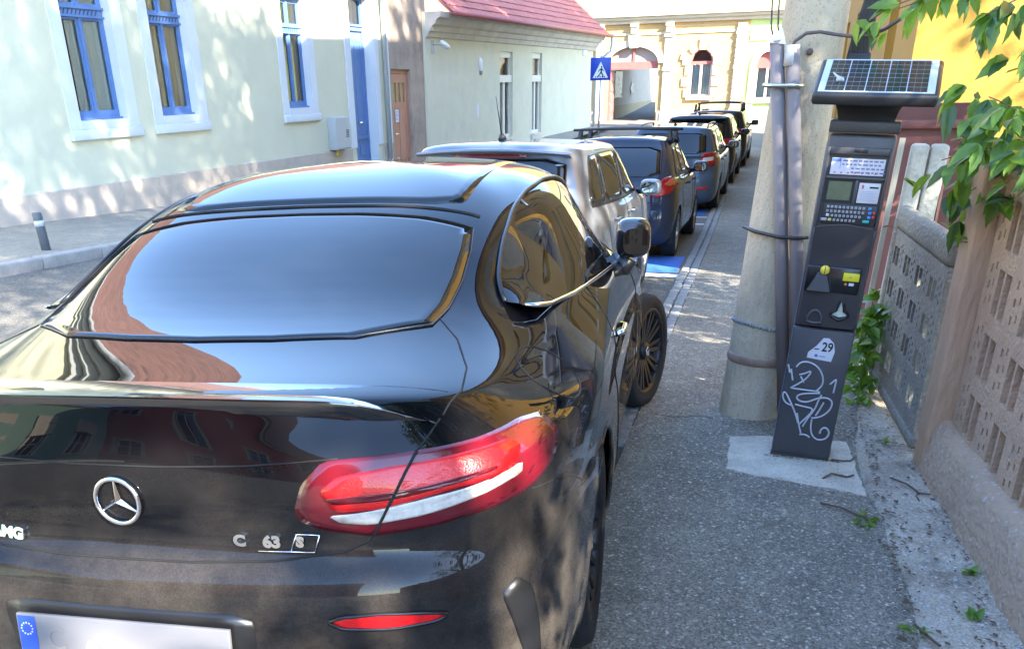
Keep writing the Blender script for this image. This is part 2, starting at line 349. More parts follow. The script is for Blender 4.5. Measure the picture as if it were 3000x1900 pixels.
for wi, (a, b, c, d) in enumerate(WIN + WIN_BACK):
    sur = MB(); e = .004                                     # flat raised band round the opening
    lw = .24 if wi == 0 else .23
    sur.box(a - lw, a, -.022, 0, 1.075, d + .02); sur.box(b, b + lw + .03, -.022, 0, 1.075, d + .02); sur.box(a - lw, b + lw + .03, -.03, 0, d + .02, d + .34)
    for x in (a, b): sur.box(min(x, x), x + (.001), 0, .16, c, d) if False else None
    o = sur.build('window_surround', M_PALEB, W1)
    rv = MB()
    rv.add([(a + .003, 0, c), (a + .003, .16, c), (a + .003, .16, d), (a + .003, 0, d)], [(0, 1, 2, 3)]); rv.add([(b - .003, 0, c), (b - .003, .16, c), (b - .003, .16, d), (b - .003, 0, d)], [(3, 2, 1, 0)])
    rv.add([(a, 0, c + .003), (b, 0, c + .003), (b, .16, c + .003), (a, .16, c + .003)], [(0, 1, 2, 3)]); rv.build('reveal', M_PALEB, o, fix=False)
    s = MB().bbox(a - lw - .03, b + lw + .06, -.06, 0, .925, 1.073, .012); s.box(a - .01, b + .01, -.05, .02, 1.076, 1.2)
    s.build('window_sill', M_PALEB, W1)
    y0, y1 = .13, .19; fw = .05; tz = 2.62
    fr = MB()
    fr.box(a, a + fw, y0, y1, c, d); fr.box(b - fw, b, y0, y1, c, d); fr.box(a + fw, b - fw, y0, y1, c, c + .10); fr.box(a + fw, b - fw, y0, y1, d - .08, d)
    fr.box(a + fw, b - fw, y0 - .02, y1, tz, tz + .16); fr.box(a + .01, b - .01, y0 - .045, y0 - .02, tz + .115, tz + .15); fr.box(a + .01, b - .01, y0 - .04, y0 - .02, tz, tz + .025)
    fr.box(a - .005, b + .005, y0 - .06, y0, c - .012, c + .03)
    fo = fr.build('window_frame', M_BLUE, W1)
    mx = (a + b) / 2
    dm = MB()
    k = int((b - a - .16) / .085)                             # slanted carved strip in the transom
    for i in range(k):
        x = a + .1 + i * .085; dm.add([(x, y0 - .022, tz + .035), (x + .03, y0 - .022, tz + .035), (x + .07, y0 - .022, tz + .105), (x + .04, y0 - .022, tz + .105)], [(0, 1, 2, 3)])
    dm.build('carved_strip', mat('carved shade', (.03, .05, .12), .6), fo)
    for q0, q1 in ((a + fw, mx - .03), (mx + .03, b - fw)):
        sa = MB(); t = .034
        for zz0, zz1 in ((c + .10, tz), (tz + .16, d - .08)):
            sa.box(q0, q0 + t, y0 + .01, y1 - .01, zz0, zz1); sa.box(q1 - t, q1, y0 + .01, y1 - .01, zz0, zz1); sa.box(q0 + t, q1 - t, y0 + .01, y1 - .01, zz0, zz0 + t); sa.box(q0 + t, q1 - t, y0 + .01, y1 - .01, zz1 - t, zz1)
        so = sa.build('sash', M_BLUE, W1)
        for zz0, zz1 in ((c + .10, tz), (tz + .16, d - .08)):
            MB().sheet([(q0 + t - .005, y0 + .035, zz0 + t - .005), (q1 - t + .005, y0 + .035, zz0 + t - .005), (q1 - t + .005, y0 + .035, zz1 - t + .005), (q0 + t - .005, y0 + .035, zz1 - t + .005)]).build('pane', M_GLASS, so, fix=False)
    MB().box(mx - .03, mx + .03, y0 - .008, y1, c + .10, tz).box(mx - .03, mx + .03, y0 - .008, y1, tz + .16, d - .08).build('mullion', M_BLUE, W1)
    if wi == 1:
        curtain(a + .02, b - .02, .222, c, d, M_CURT2, W1, seed=4, amp=.012)
    else:
        curtain(a + (.30 if wi == 0 else .02), b - .02, .222, c, d, M_CURT, W1, seed=wi, amp=.012)
# door with transom light, recessed
a, b, c, d = DOOR
sur = MB(); sur.box(a - .28, a, -.03, 0, .24, d + .1); sur.box(b, b + .25, -.03, 0, .24, d + .1); sur.box(a - .28, b + .25, -.03, 0, d + .1, d + .4)
so = sur.build('door_surround', M_PALEB, W1)
rv = MB(); rv.add([(a + .003, 0, c), (a + .003, .3, c), (a + .003, .3, d), (a + .003, 0, d)], [(0, 1, 2, 3)]); rv.add([(b - .003, 0, c), (b - .003, .3, c), (b - .003, .3, d), (b - .003, 0, d)], [(3, 2, 1, 0)]); rv.build('reveal', M_PALEB, so, fix=False)
y0 = .24
fr = MB(); fr.box(a, a + .09, y0, y0 + .1, c, d); fr.box(b - .09, b, y0, y0 + .1, c, d); fr.box(a + .09, b - .09, y0 - .03, y0 + .1, 2.80, 2.94); fr.box(a + .05, b - .05, y0 - .06, y0 - .03, 2.89, 2.93); fr.box(a + .09, b - .09, y0, y0 + .1, d - .09, d)
fr.build('door_frame', M_BLUE, W1)
MB().sheet([(a + .08, y0 + .05, 2.93), (b - .08, y0 + .05, 2.93), (b - .08, y0 + .05, d - .08), (a + .08, y0 + .05, d - .08)]).build('transom_pane', M_GLASS, W1, fix=False)
curtain(a + .08, b - .08, y0 + .2, 2.9, d, M_CURT, W1, amp=.01)
xm = (a + b) / 2
for k, (q0, q1) in enumerate(((a + .09, xm - .004), (xm + .004, b - .09))):
    dl = MB(); dl.box(q0, q1, y0 + .02, y0 + .07, c, 2.80)
    for z0, z1 in ((.0, .34), (.50, .62), (.74, 2.62)):
        t = .05; dl.box(q0 + .07, q1 - .07, y0 + .008, y0 + .02, z0, z0 + t); dl.box(q0 + .07, q1 - .07, y0 + .008, y0 + .02, z1 - t, z1)
        dl.box(q0 + .07, q0 + .12, y0 + .008, y0 + .02, z0 + t, z1 - t); dl.box(q1 - .12, q1 - .07, y0 + .008, y0 + .02, z0 + t, z1 - t)
    dl.box(q0, q1, y0 - .02, y0 + .02, .40, .45)
    lf = dl.build('door_leaf', M_BLUE, W1)
    if k == 1: MB().tube([(q0 + .05, y0 - .05, .78), (q0 + .05, y0 + .02, .78)], .012).box(q0 + .02, q0 + .15, y0 - .06, y0 - .045, .765, .795).build('handle', mat('bright metal', (.7, .7, .7), .25, 1.0), lf)
MB().box(a - .1, b + .1, -.3, .3, c - .9, c).build('door_step', M_STONE, W1)
# eaves cornice and roof
cn = MB()
for p, z0, z1 in ((.10, 4.45, 4.6), (.22, 4.6, 4.74), (.36, 4.74, 4.92)): cn.box(-12.4, 12.95, -p, .0, z0, z1)
cn.build('cornice', mat('cornice paint', (.5, .52, .5), .9, var=.06, vscale=3), W1)
gable_roof(-12.4, 12.95, 0, 9.0, 4.95, R(42), .5, M_TILE, W1)
MB().tube([(-12.4, -.52, 4.93), (12.95, -.52, 4.93)], .07, 10).build('gutter', M_GREY, W1)
MB().tube([(12.62, -.52, 4.88), (12.62, -.12, 4.4), (12.62, -.10, 4.2), (12.62, -.10, -.55)], .06, 10).build('downpipe', M_GREY, W1)
MB().box(12.72, 12.95, -.05, 0, .23, 4.45).build('corner_strip', M_PALEB, W1)
# things hung on that wall
def onw1(x, y, z): return W1.matrix_basis @ Vector((x, y, z))
bpy.context.view_layer.update()
rzW1 = math.atan2(.99944, .03333)
mb_ = thing('meter_cabinet', 'light grey metal meter cabinet on the wall beside the blue door', 'meter box', onw1(9.50, -.21, .27), rzW1)
MB().bbox(0, .70, 0, .205, 0, .70, .008).build('body', mat('cabinet grey', (.40, .42, .42), .5, var=.04, vscale=8), mb_)
MB().box(.03, .67, -.008, 0, .03, .67).build('door', mat('cabinet grey', (.4, .4, .4)), mb_)
vb = MB()
for i in range(4): vb.box(.50, .62, -.012, -.008, .26 + i * .045, .28 + i * .045)
vb.build('vent_slot', M_DARK, mb_)
MB().tube([(.20, .1, 0), (.20, .1, -.12)], .03, 8).build('pipe', mat('gas yellow', (.75, .55, .05), .5), mb_)
npl = thing('house_number_plate', 'small white house number plaque high beside the blue door', 'plaque', onw1(10.28, -.018, 2.69), rzW1)
MB().box(0, .24, 0, .017, 0, .22).build('rim', mat('plaque rim', (.25, .3, .4), .5), npl)
MB().box(.02, .22, -.003, 0, .02, .20).build('face', mat('plaque face', (.62, .68, .74), .5), npl)
text_mesh('numeral', '1', .13, mat('plaque ink', (.08, .1, .16), .5), npl, Matrix.Translation((.12, -.0045, .11)) @ Matrix.Rotation(PI / 2, 4, 'X'))

# ------------------------------------------------------------------ brown passage wall with wooden gate
M_BROWN = mat('brown render', (.37, .285, .22), .95, var=.14, vscale=2.5, bump=.5, bscale=30, stain=(.15, .125, .115), sscale=1.1, samt=.7)
M_WOOD = mat('gate wood', (.43, .20, .13), .6, var=.22, vscale=5, stretch=(6, 6, .6), bump=.15, bscale=20)
GW = thing('passage_wall', 'bare brown rendered wall between the two pale houses', 'wall', (-10.02, 23.3, 0), math.atan2(.99944, .03333))
wall_open(0, 2.75, -1.4, 5.2, .3, [(.30, 1.52, -1.3, 1.98)]).build('render', M_BROWN, GW)
gt = thing('wooden_gate', 'reddish brown wooden yard gate with small barred panes', 'gate', GW.matrix_basis @ Vector((.30, .08, 0)), rzW1)
fr = MB(); fr.box(0, .07, 0, .08, -1.3, 1.98); fr.box(1.15, 1.22, 0, .08, -1.3, 1.98); fr.box(.07, 1.15, 0, .08, 1.88, 1.98); fr.build('frame', M_WOOD, gt)
lf = MB(); x0, x1 = .08, 1.14
lf.box(x0, x0 + .14, .01, .06, -1.2, 1.87); lf.box(x1 - .14, x1, .01, .06, -1.2, 1.87); lf.box(x0 + .14, x1 - .14, .01, .06, 1.66, 1.87); lf.box(x0 + .14, x1 - .14, .01, .06, 1.05, 1.19); lf.box(x0 + .14, x1 - .14, .02, .055, -1.2, 1.05)
for x in (.46, .72): lf.box(x, x + .05, .01, .06, 1.19, 1.66)
lf.box(.58, .62, .008, .02, -1.2, 1.05)
lo = lf.build('leaf', M_WOOD, gt)
MB().sheet([(x0 + .13, .04, 1.18), (x1 - .13, .04, 1.18), (x1 - .13, .04, 1.67), (x0 + .13, .04, 1.67)]).build('pane', mat('gate pane', (.22, .16, .075), .35, var=.2, vscale=5), gt)
MB().tube([(.2, -.04, .42), (.2, .02, .42)], .01).box(.18, .34, -.05, -.035, .405, .43).build('handle', mat('bright metal', (.7, .7, .7)), gt)
pn = MB().box(0, .22, 0, .003, 0, .31).build('paper_notice', mat('notice paper', (.62, .64, .72), .8, var=.12, vscale=40)); pn.matrix_world = Matrix.Translation(GW.matrix_basis @ Vector((.62, .084, .70))) @ Matrix.Rotation(rzW1, 4, 'Z')
tag(pn, 'white paper notice pinned on the reddish wooden gate', 'notice')
for i in range(7): MB().box(.03, .19 - .03 * (i % 3), -.001, 0, .05 + i * .033, .062 + i * .033).build('text_line', mat('faded ink', (.25, .25, .32), .8), pn)

# ------------------------------------------------------------------ second pale house with red roof
H2A = R(90 - 4.71)
M_H2 = mat('grey green render', (.61, .575, .43), .92, var=.05, vscale=1.5, bump=.25, bscale=35, stain=(.47, .46, .38), sscale=1.3, samt=.5)
M_H2C = mat('worn cornice render', (.56, .51, .45), .9, var=.1, vscale=2, bump=.3, bscale=20, stain=(.28, .26, .25), sscale=1.6, samt=.5)
M_CREAM = mat('cream frame', (.62, .56, .46), .6, var=.06, vscale=6)
H2 = thing('red_roof_house', 'grey green plastered house with red tiled roof and narrow cream windows', 'house', (-9.87, 25.8, 0), H2A)
W2 = [(5.72, 6.95, -.14, 2.55), (8.98, 10.08, -.14, 2.57)]
wall_open(0, 16.95, -2.0, 3.4, .5, W2).build('wall', M_H2, H2)
MB().box(0, 16.94, .52, 8, -2, 3.4).build('inner_block', M_DARK, H2)
MB().box(0, 16.97, -.03, 0, -2.0, -.70).build('plinth', mat('pinkish plinth', (.36, .29, .27), .9, var=.15, vscale=3, bump=.3, bscale=20), H2)
for (a, b, c, d) in W2:
    fr = MB(); y0 = .10; f = .12
    fr.box(a, a + f, y0, y0 + .09, c, d); fr.box(b - f, b, y0, y0 + .09, c, d); fr.box(a + f, b - f, y0, y0 + .09, d - .12, d); fr.box(a + f, b - f, y0, y0 + .09, c, c + .12); fr.box(a - .02, b + .02, y0 - .06, y0 + .09, 1.62, 1.84)
    xm = (a + b) / 2; fr.box(xm - .07, xm + .07, y0 - .01, y0 + .08, c + .12, 1.62)
    fr.box(a, b, y0 - .03, y0, d - .18, d)
    fo = fr.build('window_frame', mat('cream window frame', (.66, .63, .55), .55, var=.05, vscale=6), H2)
    for q0, q1 in ((a + f, xm - .07), (xm + .07, b - f)):
        MB().sheet([(q0, y0 + .05, c + .1), (q1, y0 + .05, c + .1), (q1, y0 + .05, 1.63), (q0, y0 + .05, 1.63)]).build('pane', M_GLASS, fo, fix=False)
    MB().sheet([(a + f, y0 + .05, 1.83), (b - f, y0 + .05, 1.83), (b - f, y0 + .05, d - .1), (a + f, y0 + .05, d - .1)]).build('pane', M_GLASS, fo, fix=False)
    curtain(a + .05, b - .05, .34, c, d, mat('net curtain', (.55, .58, .55), .9), H2, amp=.02, seed=int(a))
    s = MB().bbox(a - .13, b + .13, -.10, .04, c - .25, c - .002, .02); s.box(a - .06, b + .06, -.13, .06, c - .06, c + .01); s.build('window_sill', M_CREAM, H2)
cn = MB(); prof = [(0, 2.78), (.06, 2.80), (.10, 2.92), (.16, 2.94), (.20, 3.06), (.30, 3.10), (.36, 3.22), (.46, 3.26), (.50, 3.40), (0, 3.40)]
n = len(prof); xa, xb = .05, 17.2
cn.add([(xa, -p, z) for p, z in prof] + [(xb, -p, z) for p, z in prof], [tuple(range(n)), tuple(range(2 * n - 1, n - 1, -1))] + [(i, (i + 1) % n, n + (i + 1) % n, n + i) for i in range(n)])
cn.build('cornice', M_H2C, H2)
# tiled roof: courses of overlapping tiles, each course its own step
M_RED = mat('red roof tile', (.50, .145, .105), .75, var=.22, vscale=6, bump=.3, bscale=25, stain=(.38, .12, .085), sscale=2, samt=.5)
PIT = R(40); rf = MB(); x0, x1 = .6, 17.3
def roof_pt(x, u, h): return (x, -.62 + u * math.cos(PIT) - h * math.sin(PIT), 3.38 + u * math.sin(PIT) + h * math.cos(PIT))
rf.add([roof_pt(x0, 0, -.06), roof_pt(x1, 0, -.06), roof_pt(x1, 6.4, -.06), roof_pt(x0, 6.4, -.06), roof_pt(x0, 0, -.01), roof_pt(x1, 0, -.01), roof_pt(x1, 6.4, -.01), roof_pt(x0, 6.4, -.01)], [(0, 1, 2, 3), (7, 6, 5, 4), (0, 4, 5, 1), (1, 5, 6, 2), (2, 6, 7, 3), (3, 7, 4, 0)])
rfo = rf.build('roof', M_RED, H2)
rr = random.Random(5); crs = MB()
for r in range(20):
    u0 = r * .33 - .04; x = x0 + (r % 2) * .11
    while x < x1 - .05:
        x2 = min(x + .225, x1); j = rr.uniform(-.006, .006)
        P = []
        for k in range(4):
            xx = lerp(x, x2 - .012, k / 3); b_ = .022 * math.sin(PI * k / 3)
            P.append([roof_pt(xx, u0, .028 + b_ + j), roof_pt(xx, u0 + .36, .004 + b_ * .7 + j)])
        crs.grid(P, False)
        crs.add([P[0][0], P[3][0], roof_pt(x2 - .012, u0, -.01), roof_pt(x, u0, -.01)], [(0, 1, 2, 3)])
        x = x2
tag(crs.build('roof_tiles', M_RED, rfo), kind='stuff')
MB().add([(x1 - .35, .5, 3.3), (x1 - .35, 8, 3.3), (x1 - .35, 4.2, 7.4)], [(0, 1, 2)]).build('gable', M_H2, H2)
for i in range(26): MB().box(1.0 + i * .62, 1.0 + i * .62 + .5, -.66, -.6, 3.30 + .006 * (i % 3), 3.37).build('eaves_brick', mat('eaves cream', (.6, .45, .36), .85), H2)
MB().tube([(.5, -.70, 3.36), (17.6, -.70, 3.36)], .06, 8).build('gutter', mat('red gutter', (.36, .10, .09), .5), H2)
MB().tube([(17.4, -.70, 3.36), (17.4, -.70, 3.0), (17.35, -.66, 2.75), (17.05, -.16, 2.35), (17.02, -.12, 2.1), (17.02, -.12, -1.6)], .06, 8).build('downpipe', mat('zinc', (.36, .39, .37), .5), H2)
def onh2(x, y, z): return H2.matrix_basis @ Vector((x, y, z))
cm = thing('wall_floodlight', 'small white outdoor lamp at the top corner of the grey green wall', 'lamp', onh2(.45, -.02, 2.62), H2A)
MB().box(-.06, .06, -.02, .02, -.22, .1).build('bracket', M_GREY, cm); MB().tube([(0, -.02, 0), (.05, -.30, -.02)], .022, 6).build('arm', M_GREY, cm)
MB().lathe([(.03, 0), (.06, .02), (.075, .2), (.06, .34), (.02, .36)], 12, Matrix.Translation((.0, -.25, .06)) @ Matrix.Rotation(R(118), 4, 'Y') @ Matrix.Rotation(R(20), 4, 'X')).build('head', mat('lamp white', (.75, .75, .72), .4), cm)
vn = thing('wall_vent', 'white plastic vent cowl high on the grey green wall', 'vent', onh2(4.0, -.0, 2.15), H2A)
MB().lathe([(.02, -.24), (.11, -.16), (.13, 0), (.11, .14), (.03, .2)], 14, Matrix.Scale(.6, 4, (0, 1, 0))).build('cowl', mat('vent white', (.72, .72, .74), .5), vn); MB().lathe([(.06, -.3), (.08, -.2), (.04, -.18)], 10).build('outlet', mat('vent dark', (.25, .22, .2), .6), vn)
for (x, z, w_, h_) in ((3.75, .82, .09, .22), (3.1, -.1, .05, .14)):
    pt = MB().add([(x + w_ * math.cos(k * .7) * (1 + .3 * math.sin(k * 2.1)), -.004, z + h_ * math.sin(k * .7) * (1 + .2 * math.cos(k * 3))) for k in range(9)], [tuple(range(9))]).build('bare_patch', mat('bare plaster', (.68, .68, .72), .9, var=.1, vscale=8), H2)
sp = thing('street_name_plate', 'pale street name plate under the cornice at the house corner', 'plate', onh2(15.35, -.03, 2.58), H2A)
MB().box(0, .62, 0, .02, 0, .24).build('panel', mat('plate pale', (.62, .68, .74), .5), sp)
# ------------------------------------------------------------------ car bodies
def bspl(C, t, mirror=False):
    """uniform cubic B-spline through rows of C (n,...) at parameters t in 0..n-1"""
    n = len(C)
    if mirror: P = lambda i: C[i] if 0 <= i < n else C[-i if i < 0 else 2 * (n - 1) - i] * np.array([-1, 1, 1])
    else: P = lambda i: C[i] if 0 <= i < n else (2 * C[0] - C[1] if i < 0 else 2 * C[n - 1] - C[n - 2])
    out = []
    for q in t:
        i = min(int(q), n - 2); f = q - i
        b = ((1 - f) ** 3 / 6, (3 * f ** 3 - 6 * f ** 2 + 4) / 6, (-3 * f ** 3 + 3 * f ** 2 + 3 * f + 1) / 6, f ** 3 / 6)
        out.append(sum(b[k] * P(i - 1 + k) for k in range(4)))
    return np.array(out)
class Shell:
    """rows: list of 15 control points each (half ring, rear centre -> front centre), bottom -> roof"""
    def __init__(s, rows, wheels=(), ures=5, vres=5):
        C = np.array(rows, float)
        nu, nv = C.shape[1], C.shape[0]
        tu = np.linspace(0, nu - 1, (nu - 1) * ures + 1); tv = np.linspace(0, nv - 1, (nv - 1) * vres + 1)
        A = bspl(C.transpose(1, 0, 2), tu, True)              # (U, nv, 3)
        S = bspl(A.transpose(1, 0, 2), tv)                     # (V, U, 3)
        S[:, 0, 0] = 0; S[:, -1, 0] = 0
        L = S[:, ::-1].copy(); L[:, :, 0] *= -1
        s.S = np.concatenate([S, L[:, 1:-1]], 1)               # closed ring
        V, U = s.S.shape[:2]; P = s.S.reshape(-1, 3).copy()
        F = [(i * U + j, i * U + (j + 1) % U, (i + 1) * U + (j + 1) % U, (i + 1) * U + j) for i in range(V - 1) for j in range(U)]
        s.V, s.U = V, U
        full = [Vector(p) for p in P]
        s.bvh = BVHTree.FromPolygons(full, F)
        kill = np.zeros(len(P), bool)
        for (yc, zc, rad) in wheels:
            dy = P[:, 1] - yc; dz = P[:, 2] - zc; dd = np.hypot(dy, dz); side = np.abs(P[:, 0]) > .45
            kill |= (dd < rad) & side
        FF = [f for f in F if not all(kill[i] for i in f)]
        for (yc, zc, rad) in wheels:
            dy = P[:, 1] - yc; dz = P[:, 2] - zc; dd = np.hypot(dy, dz)
            k = np.where(kill & (dd < rad) & (np.abs(P[:, 0]) > .45))[0]
            for i in k:
                q = dd[i] if dd[i] > 1e-6 else 1e-6
                P[i, 1] = yc + dy[i] / q * rad; P[i, 2] = zc + dz[i] / q * rad
        used = sorted({i for f in FF for i in f}); mp = {a: b for b, a in enumerate(used)}
        s.verts = [tuple(P[i]) for i in used]; s.faces = [tuple(mp[i] for i in f) for f in FF]
    def build(s, name, m, parent):
        me = bpy.data.meshes.new(name); me.from_pydata(s.verts, [], s.faces)
        me.polygons.foreach_set('use_smooth', [True] * len(s.faces)); me.materials.append(m); me.update()
        bm = bmesh.new(); bm.from_mesh(me); bmesh.ops.remove_doubles(bm, verts=bm.verts, dist=1e-5); bmesh.ops.recalc_face_normals(bm, faces=bm.faces)
        bm.to_mesh(me); bm.free()
        return link(name, me, parent)
    def hit(s, a, b, ax, sg):
        """project onto the shell: ax 'x' -> (y,z) side view from sign sg; 'y' -> (x,z) from rear (-1) / front; 'z' -> (x,y) top"""
        if ax == 'x': o, d = Vector((3 * sg, a, b)), Vector((-sg, 0, 0))
        elif ax == 'y': o, d = Vector((a, 6 * sg, b)), Vector((0, -sg, 0))
        else: o, d = Vector((a, b, 4)), Vector((0, 0, -1))
        h = s.bvh.ray_cast(o, d)
        if h[0] is None:
            h = s.bvh.find_nearest(o + d * (2.2 if ax == 'x' else 5.0 if ax == 'y' else 3.0))
        p, n = h[0], h[1]
        if n.dot(d) > 0: n = -n
        return p, n
    def path(s, pts, ax, sg=1, off=.002, step=.03, closed=False):
        pts = list(pts) + ([pts[0]] if closed else []); out = []
        for (a0, b0), (a1, b1) in zip(pts[:-1], pts[1:]):
            n = max(1, int(math.hypot(a1 - a0, b1 - b0) / step))
            for i in range(n):
                p, nn = s.hit(lerp(a0, a1, i / n), lerp(b0, b1, i / n), ax, sg); out.append(p + nn * off)
        if not closed:
            p, nn = s.hit(*pts[-1], ax, sg); out.append(p + nn * off)
        return out
    def decal(s, name, poly, ax, sg, m, parent, off=.003, rings=7, step=.025, smooth=2, fit=0):
        poly = chaikin(poly, smooth)
        B = []
        for (a0, b0), (a1, b1) in zip(poly, poly[1:] + poly[:1]):
            n = max(1, int(math.hypot(a1 - a0, b1 - b0) / step))
            B += [(lerp(a0, a1, i / n), lerp(b0, b1, i / n)) for i in range(n)]
        ca = sum(p[0] for p in B) / len(B); cb = sum(p[1] for p in B) / len(B)
        mb = MB(); n = len(B); v = []
        for k in range(rings, 0, -1):
            t = k / rings
            for a, b in B:
                p, nn = s.hit(lerp(ca, a, t), lerp(cb, b, t), ax, sg); v.append(p + nn * off)
        p, nn = s.hit(ca, cb, ax, sg); v.append(p + nn * off)
        if fit:                                                 # one clean curved pane instead of every ripple of the shell
            K = {'x': 0, 'y': 1, 'z': 2}[ax]; A_ = np.array(v); a_, b_ = A_[:, (K + 1) % 3], A_[:, (K + 2) % 3]; am, bm_ = a_.mean(), b_.mean()
            T = np.stack([(a_ - am) ** i * (b_ - bm_) ** j for i in range(fit + 1) for j in range(fit + 1 - i)], 1); c_ = T @ np.linalg.lstsq(T, A_[:, K], rcond=None)[0]
            sgn = 1 if ax == 'z' else sg; c_ += sgn * max(0, (sgn * (A_[:, K] - c_)).max()) * .6; A_[:, K] = c_; v = [Vector(q) for q in A_]
        f = [(r * n + i, r * n + (i + 1) % n, (r + 1) * n + (i + 1) % n, (r + 1) * n + i) for r in range(rings - 1) for i in range(n)]
        f += [((rings - 1) * n + i, (rings - 1) * n + (i + 1) % n, len(v) - 1) for i in range(n)]
        if off > .0005:                                         # skirt down to the shell so the pane has an edge
            base = len(v)
            for a, b in B:
                p, nn = s.hit(a, b, ax, sg); v.append(p - nn * .004)
            f += [(i, base + i, base + (i + 1) % n, (i + 1) % n) for i in range(n)]
        mb.add(v, f, True); o = mb.build(name, m, parent)
        return o, [v[i] for i in range(n)]
def chaikin(poly, it):
    poly = [tuple(p) for p in poly]
    for _ in range(it):
        q = []
        for (a0, b0), (a1, b1) in zip(poly, poly[1:] + poly[:1]):
            q += [(a0 * .88 + a1 * .12, b0 * .88 + b1 * .12), (a0 * .12 + a1 * .88, b0 * .12 + b1 * .88)]
        poly = q
    return poly
def resample(path, step):
    out = [path[0]]
    for p in path[1:]:
        if (Vector(p) - Vector(out[-1])).length >= step: out.append(p)
    return out

def merc_rows(ly=.969):
    X = [0, .34, .63, .825, .915, .955, .975, .96, .95, .95, .955, .965, .84, .44, 0]
    Y = [-1.10, -1.09, -1.045, -.93, -.72, -.42, 0, .55, 1.1, 1.7, 2.3, 2.84, 3.45, 3.62, 3.66]
    def row(z, xs=1.0, rear=0.0, x=None, y=None):
        r = []
        for i in range(15):
            yy = Y[i] + (rear * max(0, 1 - i / 5.0) if i < 5 else 0)
            r.append([X[i] * xs, yy, z if not hasattr(z, '__len__') else z[i]])
        return r
    rows = [row(.16, .88, .12), row(.20, .965, .05), row(.36, .995, 0), row(.52, 1.0, -.005), row(.655, 1.0, 0), row(.70, .992, .03)]
    r5 = row(.735, .985, .085); rows += [r5]
    r6 = row(.80, .99, .075); rows += [r6]
    r7 = row([.905] * 5 + [.90, .89, .87, .85, .83, .81, .78, .68, .62, .60], .985, .07); rows += [r7]
    P = lambda s: [list(map(float, p.split(','))) for p in s.split()]
    rows += [P('0,-1.01,1.0 .33,-1.0,1.0 .59,-.95,.99 .785,-.835,.965 .87,-.62,.95 .90,-.35,.94 .915,0,.935 .91,.55,.945 .90,1.1,.95 .905,1.7,.93 .91,2.3,.91 .915,2.84,.87 .74,3.4,.75 .4,3.58,.72 0,3.62,.72')]
    r9 = P('0,-1.0,1.055 .33,-.985,1.055 .58,-.93,1.045 .72,-.80,1.02 .775,-.55,1.01 .81,-.3,1.005 .84,0,1.015 .84,.55,1.04 .82,1.1,1.04 .825,1.7,1.01 .80,2.1,.99 .72,2.5,.98 .6,3.0,.9 .33,3.3,.85 0,3.4,.85')
    rows += [r9, [[p[0] * .995, p[1] + (.012 if i < 4 else 0), p[2] + .004] for i, p in enumerate(r9)]]
    rows += [P('0,-.46,1.10 .32,-.44,1.10 .54,-.36,1.095 .655,-.26,1.088 .705,-.08,1.092 .75,.12,1.096 .79,.36,1.094 .825,.75,1.088 .84,1.15,1.07 .835,1.6,1.05 .79,1.95,1.04 .62,2.15,1.03 .45,2.25,1.03 .24,2.3,1.035 0,2.32,1.035')]
    rows += [P('0,0,1.285 .32,.0,1.285 .54,.02,1.27 .625,.06,1.262 .67,.17,1.25 .71,.38,1.253 .745,.6,1.26 .75,.85,1.26 .748,1.15,1.255 .728,1.5,1.235 .62,1.75,1.21 .54,1.9,1.21 .38,1.98,1.215 .2,2.02,1.22 0,2.03,1.22')]
    r12 = P('0,.48,1.425 .29,.47,1.424 .48,.46,1.416 .565,.5,1.40 .615,.6,1.40 .655,.72,1.41 .67,.85,1.41 .675,1.0,1.415 .67,1.15,1.415 .65,1.35,1.41 .60,1.5,1.39 .42,1.58,1.375 .3,1.63,1.385 .16,1.66,1.39 0,1.67,1.39')
    rows += [r12]
    rows += [[[p[0] * .55, 1.1 + (p[1] - 1.1) * .72, 1.455] for p in r12], [[0, 1.1 + (p[1] - 1.1) * .5, 1.47] for p in r12]]
    return [[[p[0], p[1] * ly, p[2]] for p in r] for r in rows]
def car_matrix(cx, cy, cz, yaw, pit, roll):
    return Matrix.Translation((cx, cy, cz)) @ Matrix.Rotation(yaw, 4, 'Z') @ Matrix.Rotation(pit, 4, 'X') @ Matrix.Rotation(roll, 4, 'Y')
MERC = car_matrix(-1.339, 2.333, -.041 * 2.333, .097, -.046, -.034)
# ------------------------------------------------------------------ far building across the end of the street
def brick_mat(name, c1, c2, mortar, sc=1.0):
    m = bpy.data.materials.new(name); m.use_nodes = True; t = m.node_tree; N = t.nodes; L = t.links; b = N['Principled BSDF']; b.inputs['Roughness'].default_value = .85
    tc = N.new('ShaderNodeTexCoord'); mp = N.new('ShaderNodeMapping'); mp.inputs['Rotation'].default_value = (R(90), 0, 0)
    br = N.new('ShaderNodeTexBrick'); br.inputs['Scale'].default_value = 1.0; br.inputs['Brick Width'].default_value = .25 * sc; br.inputs['Row Height'].default_value = .08 * sc; br.inputs['Mortar Size'].default_value = .008 * sc
    br.inputs['Color1'].default_value = (*c1, 1); br.inputs['Color2'].default_value = (*c2, 1); br.inputs['Mortar'].default_value = (*mortar, 1)
    L.new(tc.outputs['Object'], mp.inputs['Vector']); L.new(mp.outputs[0], br.inputs['Vector']); L.new(br.outputs['Color'], b.inputs['Base Color'])
    bp = N.new('ShaderNodeBump'); bp.inputs['Distance'].default_value = .01; bp.inputs['Strength'].default_value = .6; bp.invert = True; L.new(br.outputs['Fac'], bp.inputs['Height']); L.new(bp.outputs[0], b.inputs['Normal'])
    return m
M_YB = brick_mat('yellow brick', (.50, .31, .12), (.57, .37, .15), (.40, .27, .13))
M_OFFW = mat('cream stucco', (.52, .45, .33), .85, var=.08, vscale=2, bump=.2, bscale=20)
M_LIME = mat('lime stucco', (.46, .55, .20), .85, var=.06, vscale=2)
